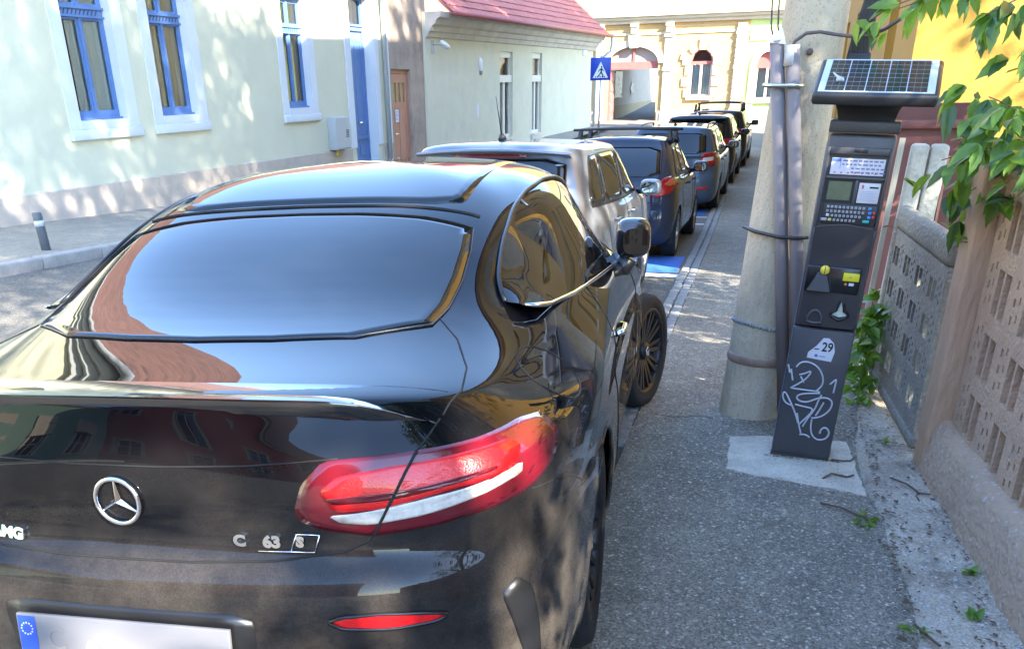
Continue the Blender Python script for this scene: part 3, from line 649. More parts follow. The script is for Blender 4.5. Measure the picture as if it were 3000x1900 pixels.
M_GATER = mat('gate red', (.38, .10, .085), .6, var=.12, vscale=4)
FB = thing('yellow_brick_building', 'sunlit yellow brick building with white stone trim and an arched gateway', 'building', (0, 50, 0))
def arch_wall(mb, x0, x1, z0, z1, ops, th=.5):
    """ops: (a,b,zsill,zspring,ztop) segmental/round arches"""
    cur = x0
    for (a, b, zs, zp, zt) in sorted(ops):
        mb.box(cur, a, 0, th, z0, z1); n = 16
        if zs > z0: mb.box(a, b, 0, th, z0, zs)
        ra, rb = (b - a) / 2, zt - zp; xc = (a + b) / 2
        P = [(xc - ra * math.cos(PI * k / n), zp + rb * math.sin(PI * k / n)) for k in range(n + 1)]
        for (u0, w0), (u1, w1) in zip(P, P[1:]):
            mb.add([(u0, 0, w0), (u1, 0, w1), (u1, 0, z1), (u0, 0, z1)], [(0, 1, 2, 3)]); mb.add([(u0, 0, w0), (u1, 0, w1), (u1, th, w1), (u0, th, w0)], [(3, 2, 1, 0)])
        cur = b
    mb.box(cur, x1, 0, th, z0, z1)
    return mb
ARCH = (-9.1, -6.58, -2.0, 2.35, 3.12)
WF = [(-4.98, -3.92, .80, 2.30, 2.92)]
arch_wall(MB(), -22, -2.3, -2.0, 9.5, [ARCH] + WF + [(-20.9, -19.8, .8, 2.3, 2.92), (-17, -15.9, .8, 2.3, 2.92), (-13.4, -12.3, .8, 2.3, 2.92)]).build('wall', M_YB, FB)
tr = MB()
for z0, z1, p in ((4.12, 4.28, .18), (4.28, 4.42, .34), (4.42, 4.60, .5), (3.62, 3.70, .06)): tr.box(-22, -2.25, -p, 0, z0, z1)
tr.build('string_course', M_OFFW, FB)
for x in (-9.75, -6.30, -2.85):
    pl_ = MB()
    pl_.box(x, x + .42, -.13, 0, -2, 3.98); pl_.box(x - .05, x + .47, -.2, 0, 2.0, 2.16); pl_.box(x - .05, x + .47, -.2, 0, 3.5, 3.62); pl_.box(x - .04, x + .46, -.17, 0, -2, .1)
    for k in range(8): pl_.box(x - .02, x + .44, -.16, -.13, .25 + k * .45, .25 + k * .45 + .38) if x > -3 else None
    pl_.build('pilaster', M_OFFW, FB)
ar = MB(); n = 20; xc = (ARCH[0] + ARCH[1]) / 2; ra = (ARCH[1] - ARCH[0]) / 2
Pi = [(xc - ra * math.cos(PI * k / n), ARCH[3] + (ARCH[4] - ARCH[3]) * math.sin(PI * k / n)) for k in range(n + 1)]
Po = [(xc - (ra + .34) * math.cos(PI * k / n), ARCH[3] + (ARCH[4] - ARCH[3] + .30) * math.sin(PI * k / n)) for k in range(n + 1)]
for k in range(n):
    a, b, c, d = Pi[k], Pi[k + 1], Po[k + 1], Po[k]
    ar.add([(q[0], -.09, q[1]) for q in (a, b, c, d)] + [(q[0], .0, q[1]) for q in (a, b, c, d)], [(0, 1, 2, 3), (0, 4, 5, 1), (2, 6, 7, 3)])
ar.prism([(xc - .2, 3.05), (xc + .2, 3.05), (xc + .3, 3.6), (xc - .3, 3.6)], 0, .2, Matrix.Rotation(PI / 2, 4, 'X'))
ar.build('arch_surround', M_OFFW, FB)
for x in (xc, -6.1, -9.55):
    co = MB(); co.box(x - .2, x + .2, -.30, 0, 3.98, 4.12); co.box(x - .17, x + .17, -.24, 0, 3.70, 3.98); co.box(x - .13, x + .13, -.14, 0, 3.45, 3.70)
    co.build('console', M_OFFW, FB)
gb = MB(); gb.box(-9.1, -6.58, .12, .24, 2.10, 2.44); gb.box(xc - .05, xc + .05, .12, .22, 2.44, 3.12); gb.build('gate_beam', M_GATER, FB)
fan = MB(); fan.add([(p[0], .18, p[1]) for p in Pi] , [tuple(range(n + 1))]); fan.build('fanlight_pane', mat('fan pane', (.32, .25, .22), .25), FB)
gl = MB(); gl.box(-9.1, -9.0, .1, 1.35, -1.2, 2.1)
for k in range(6): gl.box(-9.0, -8.97, .2, 1.25, -.9 + k * .5, -.9 + k * .5 + .36)
gl.build('gate_leaf', M_GATER, FB)
ps = MB(); ps.box(-9.3, -9.12, 1.3, 20, -1.4, 3.6); ps.box(-6.5, -6.2, .5, 6, -1.4, 3.2); ps.box(-9.3, -6.2, .5, 8, 3.15, 3.4)
ps.build('passage', mat('passage wall', (.44, .35, .26), .9, var=.1, vscale=2), FB)
MB().box(-9.12, -9.09, 1.3, 19.5, -1.4, .35).build('dado', mat('passage dado', (.38, .27, .13), .85, var=.2, vscale=3, stain=(.2, .15, .1), sscale=1.5), FB)
pb = MB(); pb.box(-9.115, -9.07, 2.0, 4.3, .75, 2.05); pb.build('poster_board', mat('poster dark', (.05, .05, .055), .5), FB)
pw = MB(); rr = random.Random(2)
for k in range(7): pw.box(-9.068, -9.064, 2.15 + rr.random() * 1.8, 2.3 + rr.random() * 2.0, .85 + k * .16, .93 + k * .16)
pw.build('poster_print', mat('poster light', (.5, .5, .5), .6), FB)
MB().add([(-9.06, 8.0 + .9 * math.cos(k * PI / 5) * (1 if k % 2 else .6), 1.2 + .42 * math.sin(k * PI / 5) * (1 if k % 2 else .6)) for k in range(10)], [tuple(range(10))]).build('wall_ornament', mat('poster dark', (.05, .05, .055)), FB)
struct(MB().grid([[(x, y, lerp(-.50, .35, (y - 50) / 20)) for x in (-9.2, -6.4)] for y in range(48, 71, 2)]).build('passage_floor', M_ASPH))
for (a, b, zs, zp, zt) in WF + [(-20.9, -19.8, .8, 2.3, 2.92), (-17, -15.9, .8, 2.3, 2.92), (-13.4, -12.3, .8, 2.3, 2.92)]:
    f = MB(); w_ = .09
    f.box(a, a + w_, .12, .2, zs, zp); f.box(b - w_, b, .12, .2, zs, zp); f.box(a + w_, b - w_, .12, .2, zs, zs + w_); f.box((a + b) / 2 - .06, (a + b) / 2 + .06, .11, .2, zs + w_, zp)
    fo = f.build('window_frame', mat('pinkish frame', (.55, .42, .34), .6), FB)
    g = MB(); g.box(a, b, .1, .2, zp - .06, zp + .08); xm = (a + b) / 2
    Pa = [(xm - (b - a) / 2 * math.cos(PI * k / 12), zp + (zt - zp) * math.sin(PI * k / 12)) for k in range(13)]
    g.tube([(p[0], .13, p[1]) for p in Pa], .055, 6); g.build('red_frame', M_GATER, fo)
    MB().sheet([(a, .17, zs), (b, .17, zs), (b, .17, zp), (a, .17, zp)]).build('pane', M_GLASS, fo, fix=False)
    MB().add([(p[0], .17, p[1]) for p in Pa], [tuple(range(13))]).build('pane', M_GLASS, fo, fix=False)
    curtain(a, b, .35, zs, zp, mat('far curtain', (.5, .56, .53), .9), FB, seed=int(a * 7)); MB().box(a, b, .42, .44, zs, zt).build('dark_room', M_DARK, FB)
    for k, (zz, ww) in enumerate(((.75, .26), (1.25, .40), (1.75, .26), (2.2, .40))):
        MB().bbox(a - ww, a - .02, -.08, .02, zz + .008, zz + .42, .01).build('stone', M_OFFW, FB); MB().bbox(b + .02, b + ww, -.08, .02, zz + .008, zz + .42, .01).build('stone', M_OFFW, FB)
    for k in range(5):
        an = PI * (k + .5) / 5; M = Matrix.Translation((xm, 0, zp)) @ Matrix.Rotation(-(an - PI / 2), 4, 'Y')
        MB().bbox(-.16, .16, -.098, .02, (b - a) / 2 + .05, (b - a) / 2 + (.55 if k % 2 == 0 else .38), .01, M).build('stone', M_OFFW, FB)
    MB().box(a - .1, b + .1, -.14, 0, zs - .16, zs).build('window_sill', M_OFFW, FB)
MB().box(-22, -9.2, -.1, 0, -2, .15).box(-6.5, -2.3, -.1, 0, -2, .15).build('base', mat('pink base', (.45, .32, .26), .85, var=.15, vscale=3), FB)
MB().box(-22, -9.4, .6, 6, -2, 9.5).box(-6.1, -2.3, .6, 6, -2, 9.5).build('inner_block', M_DARK, FB)
GB = thing('lime_building', 'lime yellow stucco building with white arched window surrounds beside the brick one', 'building', (0, 50.02, 0))
WG = [(-1.82, -.72, .60, 2.05, 2.72), (1.6, 2.7, .6, 2.05, 2.72), (5.0, 6.1, .6, 2.05, 2.72)]
arch_wall(MB(), -2.29, 14, -2, 9.5, WG).build('wall', M_LIME, GB)
for (a, b, zs, zp, zt) in WG:
    xm = (a + b) / 2; s_ = MB(); n = 14
    for k in range(n):
        q = [(xm - r_ * math.cos(PI * t / n), zp + r2 * math.sin(PI * t / n)) for r_, r2, t in (((b - a) / 2, zt - zp, k), ((b - a) / 2, zt - zp, k + 1), ((b - a) / 2 + .3, zt - zp + .3, k + 1), ((b - a) / 2 + .3, zt - zp + .3, k))]
        s_.add([(p[0], -.08, p[1]) for p in q] + [(p[0], 0, p[1]) for p in q], [(0, 1, 2, 3), (2, 6, 7, 3), (0, 4, 5, 1)])
    s_.box(a - .3, a, -.08, 0, -.6, zp); s_.box(b, b + .3, -.08, 0, -.6, zp); s_.box(a - .35, b + .35, -.14, 0, zs - .15, zs); s_.build('stone_surround', M_OFFW, GB)
    f = MB(); w_ = .1; f.box(a, a + w_, .12, .2, zs, zp); f.box(b - w_, b, .12, .2, zs, zp); f.box(a + w_, b - w_, .12, .2, zs, zs + w_); f.box(xm - .06, xm + .06, .11, .2, zs + w_, zp)
    fo = f.build('window_frame', mat('pinkish frame', (.55, .42, .34)), GB); MB().box(a, b, .1, .2, zp - .05, zp + .05).add([(xm - (b - a) / 2 * math.cos(PI * k / 12), .14, zp + (zt - zp) * math.sin(PI * k / 12)) for k in range(13)], [tuple(range(13))]).build('red_fanlight', M_GATER, fo)
    MB().sheet([(a, .17, zs), (b, .17, zs), (b, .17, zp), (a, .17, zp)]).build('pane', M_GLASS, fo, fix=False); MB().box(a, b, .4, .45, zs, zt).build('dark_room', mat('far curtain', (.32, .36, .34)), GB)
tr = MB()
for z0, z1, p in ((3.2, 3.5, .06), (4.12, 4.28, .18), (4.28, 4.42, .34), (4.42, 4.60, .5)): tr.box(-2.25, 14, -p, 0, z0, z1)
tr.build('string_course', M_OFFW, GB); MB().box(-2.29, 14, -.1, 0, -2, .05).build('base', mat('pink base', (.45, .32, .26)), GB); MB().box(-2.29, 14, .6, 9, -2, 9.5).build('inner_block', M_DARK, GB)

# ------------------------------------------------------------------ crossing sign
cs = thing('crossing_sign', 'blue square pedestrian crossing sign with white triangle on a thin post', 'road sign', (-6.46, 34, -.75))
MB().tube([(0, .03, 0), (0, .03, 3.12)], .032, 10).build('post', mat('galvanised', (.45, .46, .47), .45, .6), cs)
M_SB = mat('sign blue', (.005, .045, .36), .35); M_SW = mat('sign white', (.78, .78, .78), .4); M_SK = mat('sign black', (.01, .01, .01), .5)
MB().bbox(-.36, .36, -.02, .005, 2.36, 3.08, .01).build('panel', M_SB, cs)
yy = -.0225
MB().add([(-.27, yy, 2.44), (.27, yy, 2.44), (0, yy, 2.95)], [(0, 1, 2)]).build('triangle', M_SW, cs)
pf = MB(); y2 = -.025
q = lambda *pts: pf.add([(x, y2, z + 2.44) for x, z in pts], [tuple(range(len(pts)))])
pf.add([(.035 + .028 * math.cos(k * PI / 5), y2, 2.44 + .345 + .028 * math.sin(k * PI / 5)) for k in range(10)], [tuple(range(10))])
q((-.0, .18), (.05, .17), (.055, .31), (.01, .31)); q((-.0, .19), (.045, .18), (-.03, .07), (-.10, .03), (-.12, .05), (-.05, .10)); q((.0, .19), (.05, .18), (.10, .10), (.12, .02), (.085, .02), (.06, .09)); q((.05, .30), (.12, .22), (.105, .20), (.04, .26)); q((.02, .30), (-.06, .25), (-.09, .19), (-.075, .18), (-.045, .23), (.02, .26))
for k in range(5): q((-.20 + k * .085, .015), (-.155 + k * .085, .015), (-.13 + k * .07, .055), (-.165 + k * .07, .055))
pf.build('pedestrian_symbol', M_SK, cs)
MB().add([(.36 * math.sin(t), -.005, 3.08 + .05 * math.cos(t)) for t in (-1.2, -.8, -.4, 0, .4, .8, 1.2)], [tuple(range(7))]).build('top_clip', mat('galvanised', (.45, .46, .47)), cs)

# ------------------------------------------------------------------ yellow house on the right, unseen upper part raised to shade the street
M_YEL = mat('yellow render', (.40, .215, .030), .9, var=.05, vscale=1.5, bump=.2, bscale=40, stain=(.34, .19, .035), sscale=.8, samt=.35)
YH = thing('yellow_house', 'tall warm yellow rendered house behind the concrete fence', 'house', (.98, 9.6, 0))
# street wall (faces -x): build in a frame whose x runs along the street
YS_ = Matrix(((0, 1, 0, 0), (1, 0, 0, 0), (0, 0, 1, 0), (0, 0, 0, 1)))
ops = [(2.0 + 3.6 * i, 3.05 + 3.6 * i, z, z + 1.9) for i in range(7) for z in (.7, 4.6)]
o = wall_open(0, 26.4, -2, 10.2, .45, ops).build('wall', M_YEL, YH); o.matrix_basis = YS_
b_ = MB().box(.46, 9.4, .46, 26, -2, 10.2); b_.build('inner_block', M_DARK, YH)
MB().box(.0, 9.4, -.01, .45, -2, 10.2).build('end_wall', M_YEL, YH)
for (a, b, c, d) in ops:
    f = MB(); f.box(a, a + .08, .1, .17, c, d); f.box(b - .08, b, .1, .17, c, d); f.box(a + .08, b - .08, .1, .17, c, c + .08); f.box(a + .08, b - .08, .1, .17, d - .08, d); f.box((a + b) / 2 - .04, (a + b) / 2 + .04, .1, .17, c + .08, d - .08)
    fo = f.build('window_frame', M_OFFW, YH); fo.matrix_basis = YS_
    MB().sheet([(a, .14, c), (b, .14, c), (b, .14, d), (a, .14, d)]).build('pane', M_GLASS, fo, fix=False)
    s_ = MB().box(a - .15, b + .15, -.08, 0, c - .14, c).build('window_sill', M_OFFW, YH); s_.matrix_basis = YS_
ec = MB(); ec.box(-.35, 9.4, -.3, 26.7, 10.2, 10.45); ec.build('cornice', M_OFFW, YH)
yr = MB(); hh = 3.6
yr.add([(-.6, -.5, 10.4), (-.6, 26.9, 10.4), (4.5, 26.9, 10.4 + hh), (4.5, -.5, 10.4 + hh), (9.8, -.5, 10.4), (9.8, 26.9, 10.4)], [(0, 1, 2, 3), (3, 2, 5, 4), (0, 3, 4), (1, 5, 2), (0, 4, 5, 1)]); yr.build('roof', M_TILE, YH)

# ------------------------------------------------------------------ red gate, netting, old posts
M_REDG = mat('dull red paint', (.14, .048, .042), .55, var=.1, vscale=4, stain=(.10, .035, .03), sscale=2, samt=.5)
rg = thing('red_garden_gate', 'dull dark red metal garden gate under the yellow wall', 'gate', (.70, 7.5, -.35))
MB().box(0, .50, 0, .05, 0, 1.62).build('panel', M_REDG, rg)
MB().bbox(-.02, .52, -.05, .0, 1.58, 1.635, .008).build('ledge', M_REDG, rg)
MB().box(0, .62, .0, .06, 1.635, 1.745).build('top_board', M_REDG, rg)
MB().box(.50, .62, .0, .06, 0, 1.58).build('stile', mat('red stile', (.14, .055, .055), .6), rg)
MB().box(.415, .43, -.02, 0, .3, 1.40).build('bar', mat('worn bar', (.42, .2, .14), .5), rg)
net = thing('wire_netting', 'square wire netting in front of the yellow wall by the red gate', 'netting', (1.12, 6.9, 0))
nm_ = MB()
for i in range(14): nm_.tube([(i * .022, 0, .45), (i * .022 + .004, 0, .75), (i * .022, 0, 1.05)], .0012, 3, False)
for i in range(26): nm_.tube([(0, 0, .46 + i * .024), (.15, .003, .463 + i * .024), (.3, 0, .46 + i * .024)], .0012, 3, False)
nm_.build('wires', mat('rusty wire', (.16, .10, .06), .6), net)
M_OLDC = mat('old concrete', (.48, .46, .38), .92, var=.18, vscale=5, bump=.6, bscale=35, stain=(.24, .22, .17), sscale=2.2, samt=.7)
op = thing('old_fence_posts', 'pair of weathered grey concrete posts tied with rusty wire behind the meter', 'post', (.66, 6.05, -.3))
ML = Matrix.Rotation(R(1.5), 4, 'Y')
for x0 in (0, .105): MB().bbox(x0, x0 + .095, -.05, .05, 0, 1.52, .02, ML).build('post', M_OLDC, op)
MB().box(-.075, -.045, -.06, -.03, 0, 1.55, ML).build('slat', mat('weathered slat', (.40, .37, .29), .85, var=.2, vscale=6, stretch=(8, 8, .8)), op)
wr = MB(); wr.tube([(-.07 + .3 * k / 12 + .03, -.062 - .01 * math.sin(k), 1.06 + .012 * math.sin(k * 1.7)) for k in range(13)], .004, 5)
wr.tube([(.12 + .03 * math.cos(k * .9), -.065 - .012 * (k % 3), 1.06 + .045 * math.sin(k * .9)) for k in range(24)], .004, 5); wr.build('wire', mat('rusty wire', (.16, .10, .06)), op)

# ------------------------------------------------------------------ concrete fence
M_FENCE = mat('brown concrete', (.52, .35, .225), .93, var=.12, vscale=4, bump=.7, bscale=55, stain=(.33, .225, .15), sscale=3.5, samt=.7, fleck=(.42, .34, .29), fscale=120, fth=.1)
M_FPOST = mat('brown post concrete', (.52, .335, .205), .93, var=.14, vscale=5, bump=.6, bscale=45, stretch=(1, 1, .35), stain=(.22, .15, .12), sscale=2, samt=.5)
M_FGREY = mat('grey concrete panel', (.25, .235, .195), .93, var=.2, vscale=6, bump=.8, bscale=45, stain=(.13, .125, .11), sscale=3, samt=.6, fleck=(.36, .37, .34), fscale=90, fth=.1)
FD = math.atan2(-.9974, .0722)                                  # along the fence, towards the camera
def lattice(L, z0, z1, cols, rows, th=.045):
    ops = []
    m = L / cols; hz = (z1 - z0 - .10) / rows
    for c in range(cols):
        for r in range(rows):
            x = c * m; z = z0 + .06 + r * hz
            ops += [(x + m * .46, x + m * .66, z + .03, z + hz - .05), (x + m * .72, x + m * .92, z + .03, z + hz - .05)]
            for k in range(3):
                zc = z + .03 + (k + .25) * (hz - .06) / 3
                ops.append((x + m * .14, x + m * .20, zc, zc + (hz - .06) / 3 * .5)); ops.append((x + m * .30, x + m * .35, zc + .02, zc + .02 + (hz - .06) / 3 * .45))
    return wall_open(0, L, z0, z1, th, ops)
cf = thing('concrete_fence', 'brown precast concrete fence with slotted panels on a rough base wall', 'fence', (.812, 4.567, -.187), FD)
# local: x towards the camera, y away from the street, z up
for k in range(4):
    x0 = .24 + k * 2.05
    o = lattice(1.86, .24, 1.40, 5, 4).build('panel', M_FENCE, cf); o.location = (x0 + .01, .055, .055 * k)
    MB().box(0, 1.86, .06, .075, .2, 1.36).build('back_board', mat('sandy backing', (.40, .27, .16), .95, var=.25, vscale=9, bump=.6, bscale=40), cf).location = (x0, .055, .055 * k)
    rim = MB().bbox(0, 1.86, .04, .12, 1.38, 1.44, .02).build('panel_rim', M_FENCE, cf); rim.location = (x0, 0, .055 * k)
    po = MB().bbox(-.085, .085, -.03, .14, -.1, 1.46, .015).build('post', M_FPOST, cf); po.location = (x0 - .10, .0, .055 * k)
bw = []
rr = random.Random(9)
for i in range(43):
    x = .16 + i * .2; j = rr.uniform(-.012, .012)
    zt = .305 + .041 * x * .75 + j
    bw.append([(x, -.035 + j, -.12), (x, -.03 + j, .05 + .02 * x), (x, -.005 + j, zt - .05), (x, .025, zt), (x, .07, zt + .01), (x, .14, zt - .02)])
MB().grid(bw).build('base_wall', mat('base wall concrete', (.45, .315, .21), .94, var=.16, vscale=4, bump=.9, bscale=30, stain=(.27, .19, .13), sscale=2, samt=.6, fleck=(.45, .42, .4), fscale=80, fth=.06), cf)
gp = thing('grey_fence_panel', 'leaning grey slotted concrete panel beyond the brown fence post', 'fence panel', (.835, 4.63, -.16), math.atan2(1.22, -.10))
o = lattice(1.24, .10, .93, 4, 4, .05).build('panel', M_FGREY, gp)
MB().bbox(-.01, 1.27, -.012, .06, .93, 1.06, .03).bbox(1.24, 1.31, -.02, .065, .05, 1.0, .03).bbox(-.02, 1.27, -.012, .06, .03, .10, .02).build('frame', M_FGREY, gp)
MB().box(.05, 1.2, -.20, -.18, .38, .92).build('back_board', mat('slot darkening board', (.12, .08, .055), .9, var=.25, vscale=6, stretch=(6, 6, .8)), gp)  # added sheet that keeps the open slots dark from behind

# ------------------------------------------------------------------ concrete pole with conduits
M_POLE = mat('pole concrete', (.47, .385, .265), .92, var=.22, vscale=4, bump=.55, bscale=35, stretch=(1, 1, .45), stain=(.60, .55, .46), sscale=1.8, samt=.6, fleck=(.30, .24, .17), fscale=170, fth=.12)
LEAN = Matrix.Rotation(R(2.1), 4, 'Y')
pole = thing('concrete_pole', 'thick weathered concrete utility pole beside the parking meter', 'utility pole', M=Matrix.Translation((-.012, 5.17, -.215)) @ LEAN)
pr = MB(); n = 40
prof = [(.178, -.1), (.176, .12), (.172, .30)] + [(.170 - .0105 * k / 2, .30 + k / 2) for k in range(1, 18)]
v = []
for r_, z in prof:
    v.append([(r_ * math.cos(2 * PI * k / n), r_ * math.sin(2 * PI * k / n), z) for k in range(n + 1)])
pr.grid(v).build('shaft', M_POLE, pole)
pf_ = MB().lathe([(.1745, .345), (.1775, .35), (.1765, .385), (.1735, .39)], 40); pf_.build('rust_band', mat('rusty band', (.28, .19, .14), .7, var=.4, vscale=8, stain=(.25, .07, .04), sscale=6), pole)
ch = MB()
for k in range(60):
    t = 2 * PI * k / 60; ch.lathe([(.004, -.008), (.008, 0), (.004, .008)], 5, Matrix.Translation((.177 * math.cos(t), .177 * math.sin(t), .565 + .012 * math.sin(t * 2))) @ Matrix.Rotation(t, 4, 'Z'))
ch.build('chain', mat('blue grey chain', (.20, .25, .28), .5), pole)
MB().lathe([(.1525, 1.055), (.157, 1.056), (.157, 1.08), (.1525, 1.081)], 40).build('strap', M_BLACKP, pole)
MB().lathe([(.146, 1.775), (.1505, 1.776), (.1505, 1.80), (.146, 1.801)], 40).build('strap', mat('dark strap', (.05, .045, .045), .5), pole)
MB().lathe([(.144, 1.88), (.1465, 1.881), (.1465, 1.935), (.144, 1.936)], 40).build('iron_band', mat('brown iron', (.13, .08, .06), .7, var=.3, vscale=9), pole)
MB().lathe([(.016, 0), (.016, .03), (.008, .034)], 8, Matrix.Translation((.0, -.148, 1.905)) @ Matrix.Rotation(PI / 2, 4, 'X')).build('bolt', mat('brown iron', (.13, .08, .06)), pole)
M_COND = mat('conduit grey', (.20, .17, .165), .6, var=.05, vscale=6)
pp_ = []
for (a, b, nm2) in (((-.100, 4.99, 1.74), (.185, 4.955, -.22), 'left'), ((-.022, 4.965, 1.70), (.258, 4.935, -.22), 'right')):
    c_ = thing('conduit_pipe', 'grey plastic cable conduit on the pole, %s' % ('the outer one with a pale taped top' if nm2 == 'left' else 'the inner one nearer the parking meter'), 'conduit', group='conduits strapped to the pole')
    MB().tube([a, tuple(lerp(a[k], b[k], .5) + (.006 if k == 0 else 0) for k in range(3)), b], .033, 18).build('pipe', M_COND, c_)
    ct = MB(); ct.tube([(a[0], a[1], a[2] - .07 if nm2 == 'right' else a[2] - .012), (a[0] - .002, a[1], a[2] + .02)], [.0358, .034 if nm2 == 'right' else .018], 14); 
    if nm2 == 'left': ct.add([(a[0] - .05, a[1] - .03, a[2] - .005), (a[0] + .045, a[1] - .035, a[2] - .018), (a[0] + .02, a[1], a[2] + .055), (a[0] - .01, a[1], a[2] + .04)], [(0, 1, 2, 3), (3, 2, 1, 0)])
    ct.build('taped_end', mat('pale tape', (.50, .48, .46), .5, var=.15, vscale=25), c_)
cb = thing('conduit_clamp', 'shiny steel strap clamping the two conduits to the pole', 'clamp', (0, 0, 0))
MB().tube([(-.135, 5.03, 1.548), (-.132, 4.965, 1.548), (-.09, 4.945, 1.546), (-.05, 4.945, 1.545), (-.01, 4.925, 1.545), (.03, 4.93, 1.545), (.055, 4.96, 1.545)], .011, 6).build('band', mat('shiny strap', (.62, .6, .5), .28, .9), cb)
lc = thing('cable_tie_band', 'black cable strap across the conduits and the lower pole', 'strap', (0, 0, 0))
MB().tube([(-.16, 5.12, .862), (-.10, 5.035, .852), (-.03, 4.985, .845), (.02, 4.935, .842), (.07, 4.925, .842), (.12, 4.915, .842), (.165, 4.94, .842)], .010, 6).build('band', M_BLACKP, lc)
cab = thing('cable', 'brown cable looping from the conduit top across the pole into the leaves', 'cable', (0, 0, 0))
MB().tube([(-.03, 4.965, 1.70), (-.015, 4.955, 1.735), (.03, 4.94, 1.765), (.09, 4.93, 1.768), (.16, 4.93, 1.755), (.24, 4.9, 1.742), (.30, 4.86, 1.742), (.36, 4.83, 1.765), (.42, 4.8, 1.805), (.50, 4.76, 1.87), (.6, 4.7, 1.95)], .008, 8).build('strand', mat('brown cable', (.09, .07, .065), .5), cab)
for k, (x0, x1, yy0) in enumerate(((-.122, -.15, 4.99), (-.092, -.118, 4.99))):
    c_ = thing('overhead_wire', 'thin black wire rising from the conduit tops, %s' % ('outer one' if k == 0 else 'inner one'), 'wire', (0, 0, 0), group='wires rising from the conduits')
    MB().tube([(x0 + .012, yy0, 1.73), (lerp(x0, x1, .4), yy0, 1.80), (x1 - .02, yy0 + .02, 2.3), (x1 - .02, yy0 + .1, 5.5)], .0045, 6).build('strand', M_BLACKP, c_)
jb = thing('cable_bundle', 'dark bundle of cables hanging behind the pole above the solar panel', 'cable', (0, 0, 0))
tb = MB()
for k in range(7): tb.tube([(.25 + k * .012, 5.05 + .01 * (k % 3), 1.52), (.235 + k * .014, 5.06, 1.66), (.245 + k * .011, 5.05, 1.74), (.275 + k * .010, 5.04, 1.90), (.30 + k * .01, 5.04, 2.3)], .009, 6)
tb.build('strand', M_BLACKP, jb); MB().bbox(.235, .335, 5.03, 5.08, 1.52, 1.68, .01).build('junction', M_BLACKP, jb)

# ------------------------------------------------------------------ parking meter
M_MET = mat('meter anthracite', (.070, .064, .064), .42, var=.06, vscale=12, bump=.06, bscale=400)
M_METD = mat('meter dark', (.030, .027, .028), .45)
M_METB = mat('meter lower door', (.060, .060, .064), .42, var=.08, vscale=9, bump=.05, bscale=300)
PM = thing('parking_meter', 'tall dark grey parking meter with solar panel, keypad and graffiti', 'parking meter', M=Matrix.Translation((.255, 4.42, -.185)) @ Matrix.Rotation(math.atan2(-.0915, .9958), 4, 'Z') @ LEAN)
w2 = .138; dp = .20
MB().bbox(-w2 - .004, w2 + .004, -.004, dp, .0, .035, .004).build('base_flange', mat('rusty base', (.06, .05, .045), .8, var=.4, vscale=14, stain=(.14, .07, .04), sscale=5), PM)
MB().bbox(-w2, w2, 0, dp, .03, .692, .007).build('lower_body', M_MET, PM)
MB().bbox(-w2 + .004, w2 - .002, -.006, .02, .045, .688, .005).build('lower_door', M_METB, PM)
MB().bbox(-w2, w2, 0, dp, .697, 1.535, .012).build('upper_body', M_MET, PM)
MB().bbox(-w2 - .003, w2 + .006, -.012, dp + .004, 1.545, 1.592, .006).build('cap', mat('meter cap', (.045, .041, .04), .5), PM)
MB().box(-w2 - .004, -w2 - .001, .02, .06, .06, 1.50).build('side_highlight', mat('side highlight', (.25, .33, .48), .3, .6), PM)  # bluish edge highlight put in as a coloured strip
# recessed instrument field: raised frame round a sunken panel
fr = MB(); x0, x1, z0, z1 = -.118, .124, 1.168, 1.458
for p in ((-w2 + .004, x0, z0 - .02, z1 + .03), (x1, w2 - .004, z0 - .02, z1 + .03), (x0, x1, z1, z1 + .03), (x0, x1, 1.357, 1.370)): fr.bbox(p[0], p[1], -.016, .0, p[2], p[3], .004)
fr.bbox(.008, .022, -.014, 0, 1.255, 1.357, .003); fr.build('instrument_frame', M_MET, PM)
MB().box(x0, x1, -.003, -.001, z0, z1).build('instrument_field', M_METD, PM)
MB().bbox(-.02, .034, -.020, -.015, 1.468, 1.479, .002).build('badge', M_SK, PM)
tp = MB().box(-.105, .113, -.006, -.003, 1.376, 1.443).build('tariff_plate', mat('tariff paper', (.60, .56, .60), .5), PM)
tl = MB(); rr = random.Random(8)
for r in range(4):
    x = -.06 if r > 1 else -.02
    while x < .10:
        l_ = rr.uniform(.008, .022); tl.box(x, x + l_, -.0068, -.006, 1.384 + r * .0155, 1.390 + r * .0155); x += l_ + .006
tl.build('print', mat('tariff ink', (.16, .16, .26), .6), tp)
MB().box(-.104, -.066, -.0066, -.006, 1.428, 1.442).box(-.068, -.066, -.0066, -.006, 1.40, 1.442).build('blue_header', mat('tariff blue', (.10, .17, .42), .5), tp)
rd = MB()
for k in range(7): rd.box(-.09 + k * .028, -.082 + k * .028, -.0068, -.006, 1.381, 1.387)
rd.build('red_marks', mat('tariff red', (.55, .12, .10), .6), tp)
MB().box(-.112, .006, -.006, -.003, 1.260, 1.354).build('lcd_bezel', M_SK, PM)
lc_ = MB().box(-.100, -.004, -.0075, -.006, 1.270, 1.347).build('lcd_screen', mat('lcd green', (.105, .125, .07), .25, var=.1, vscale=30), PM)
cd = MB().bbox(.026, .114, -.010, -.003, 1.262, 1.346, .002).build('info_card', mat('card white', (.62, .58, .58), .5), PM)
t_ = MB(); t_.box(.070, .106, -.0115, -.010, 1.325, 1.332); t_.build('card_bar', M_SK, cd)
t_ = MB()
for k in range(6): t_.box(.036, .102 - .01 * (k % 2), -.0112, -.010, 1.275 + k * .007, 1.2775 + k * .007)
t_.build('card_lines', mat('card grey', (.42, .42, .5), .6), cd); MB().box(.038, .046, -.0115, -.010, 1.322, 1.338).build('card_crest', mat('crest', (.5, .12, .08), .6), cd)
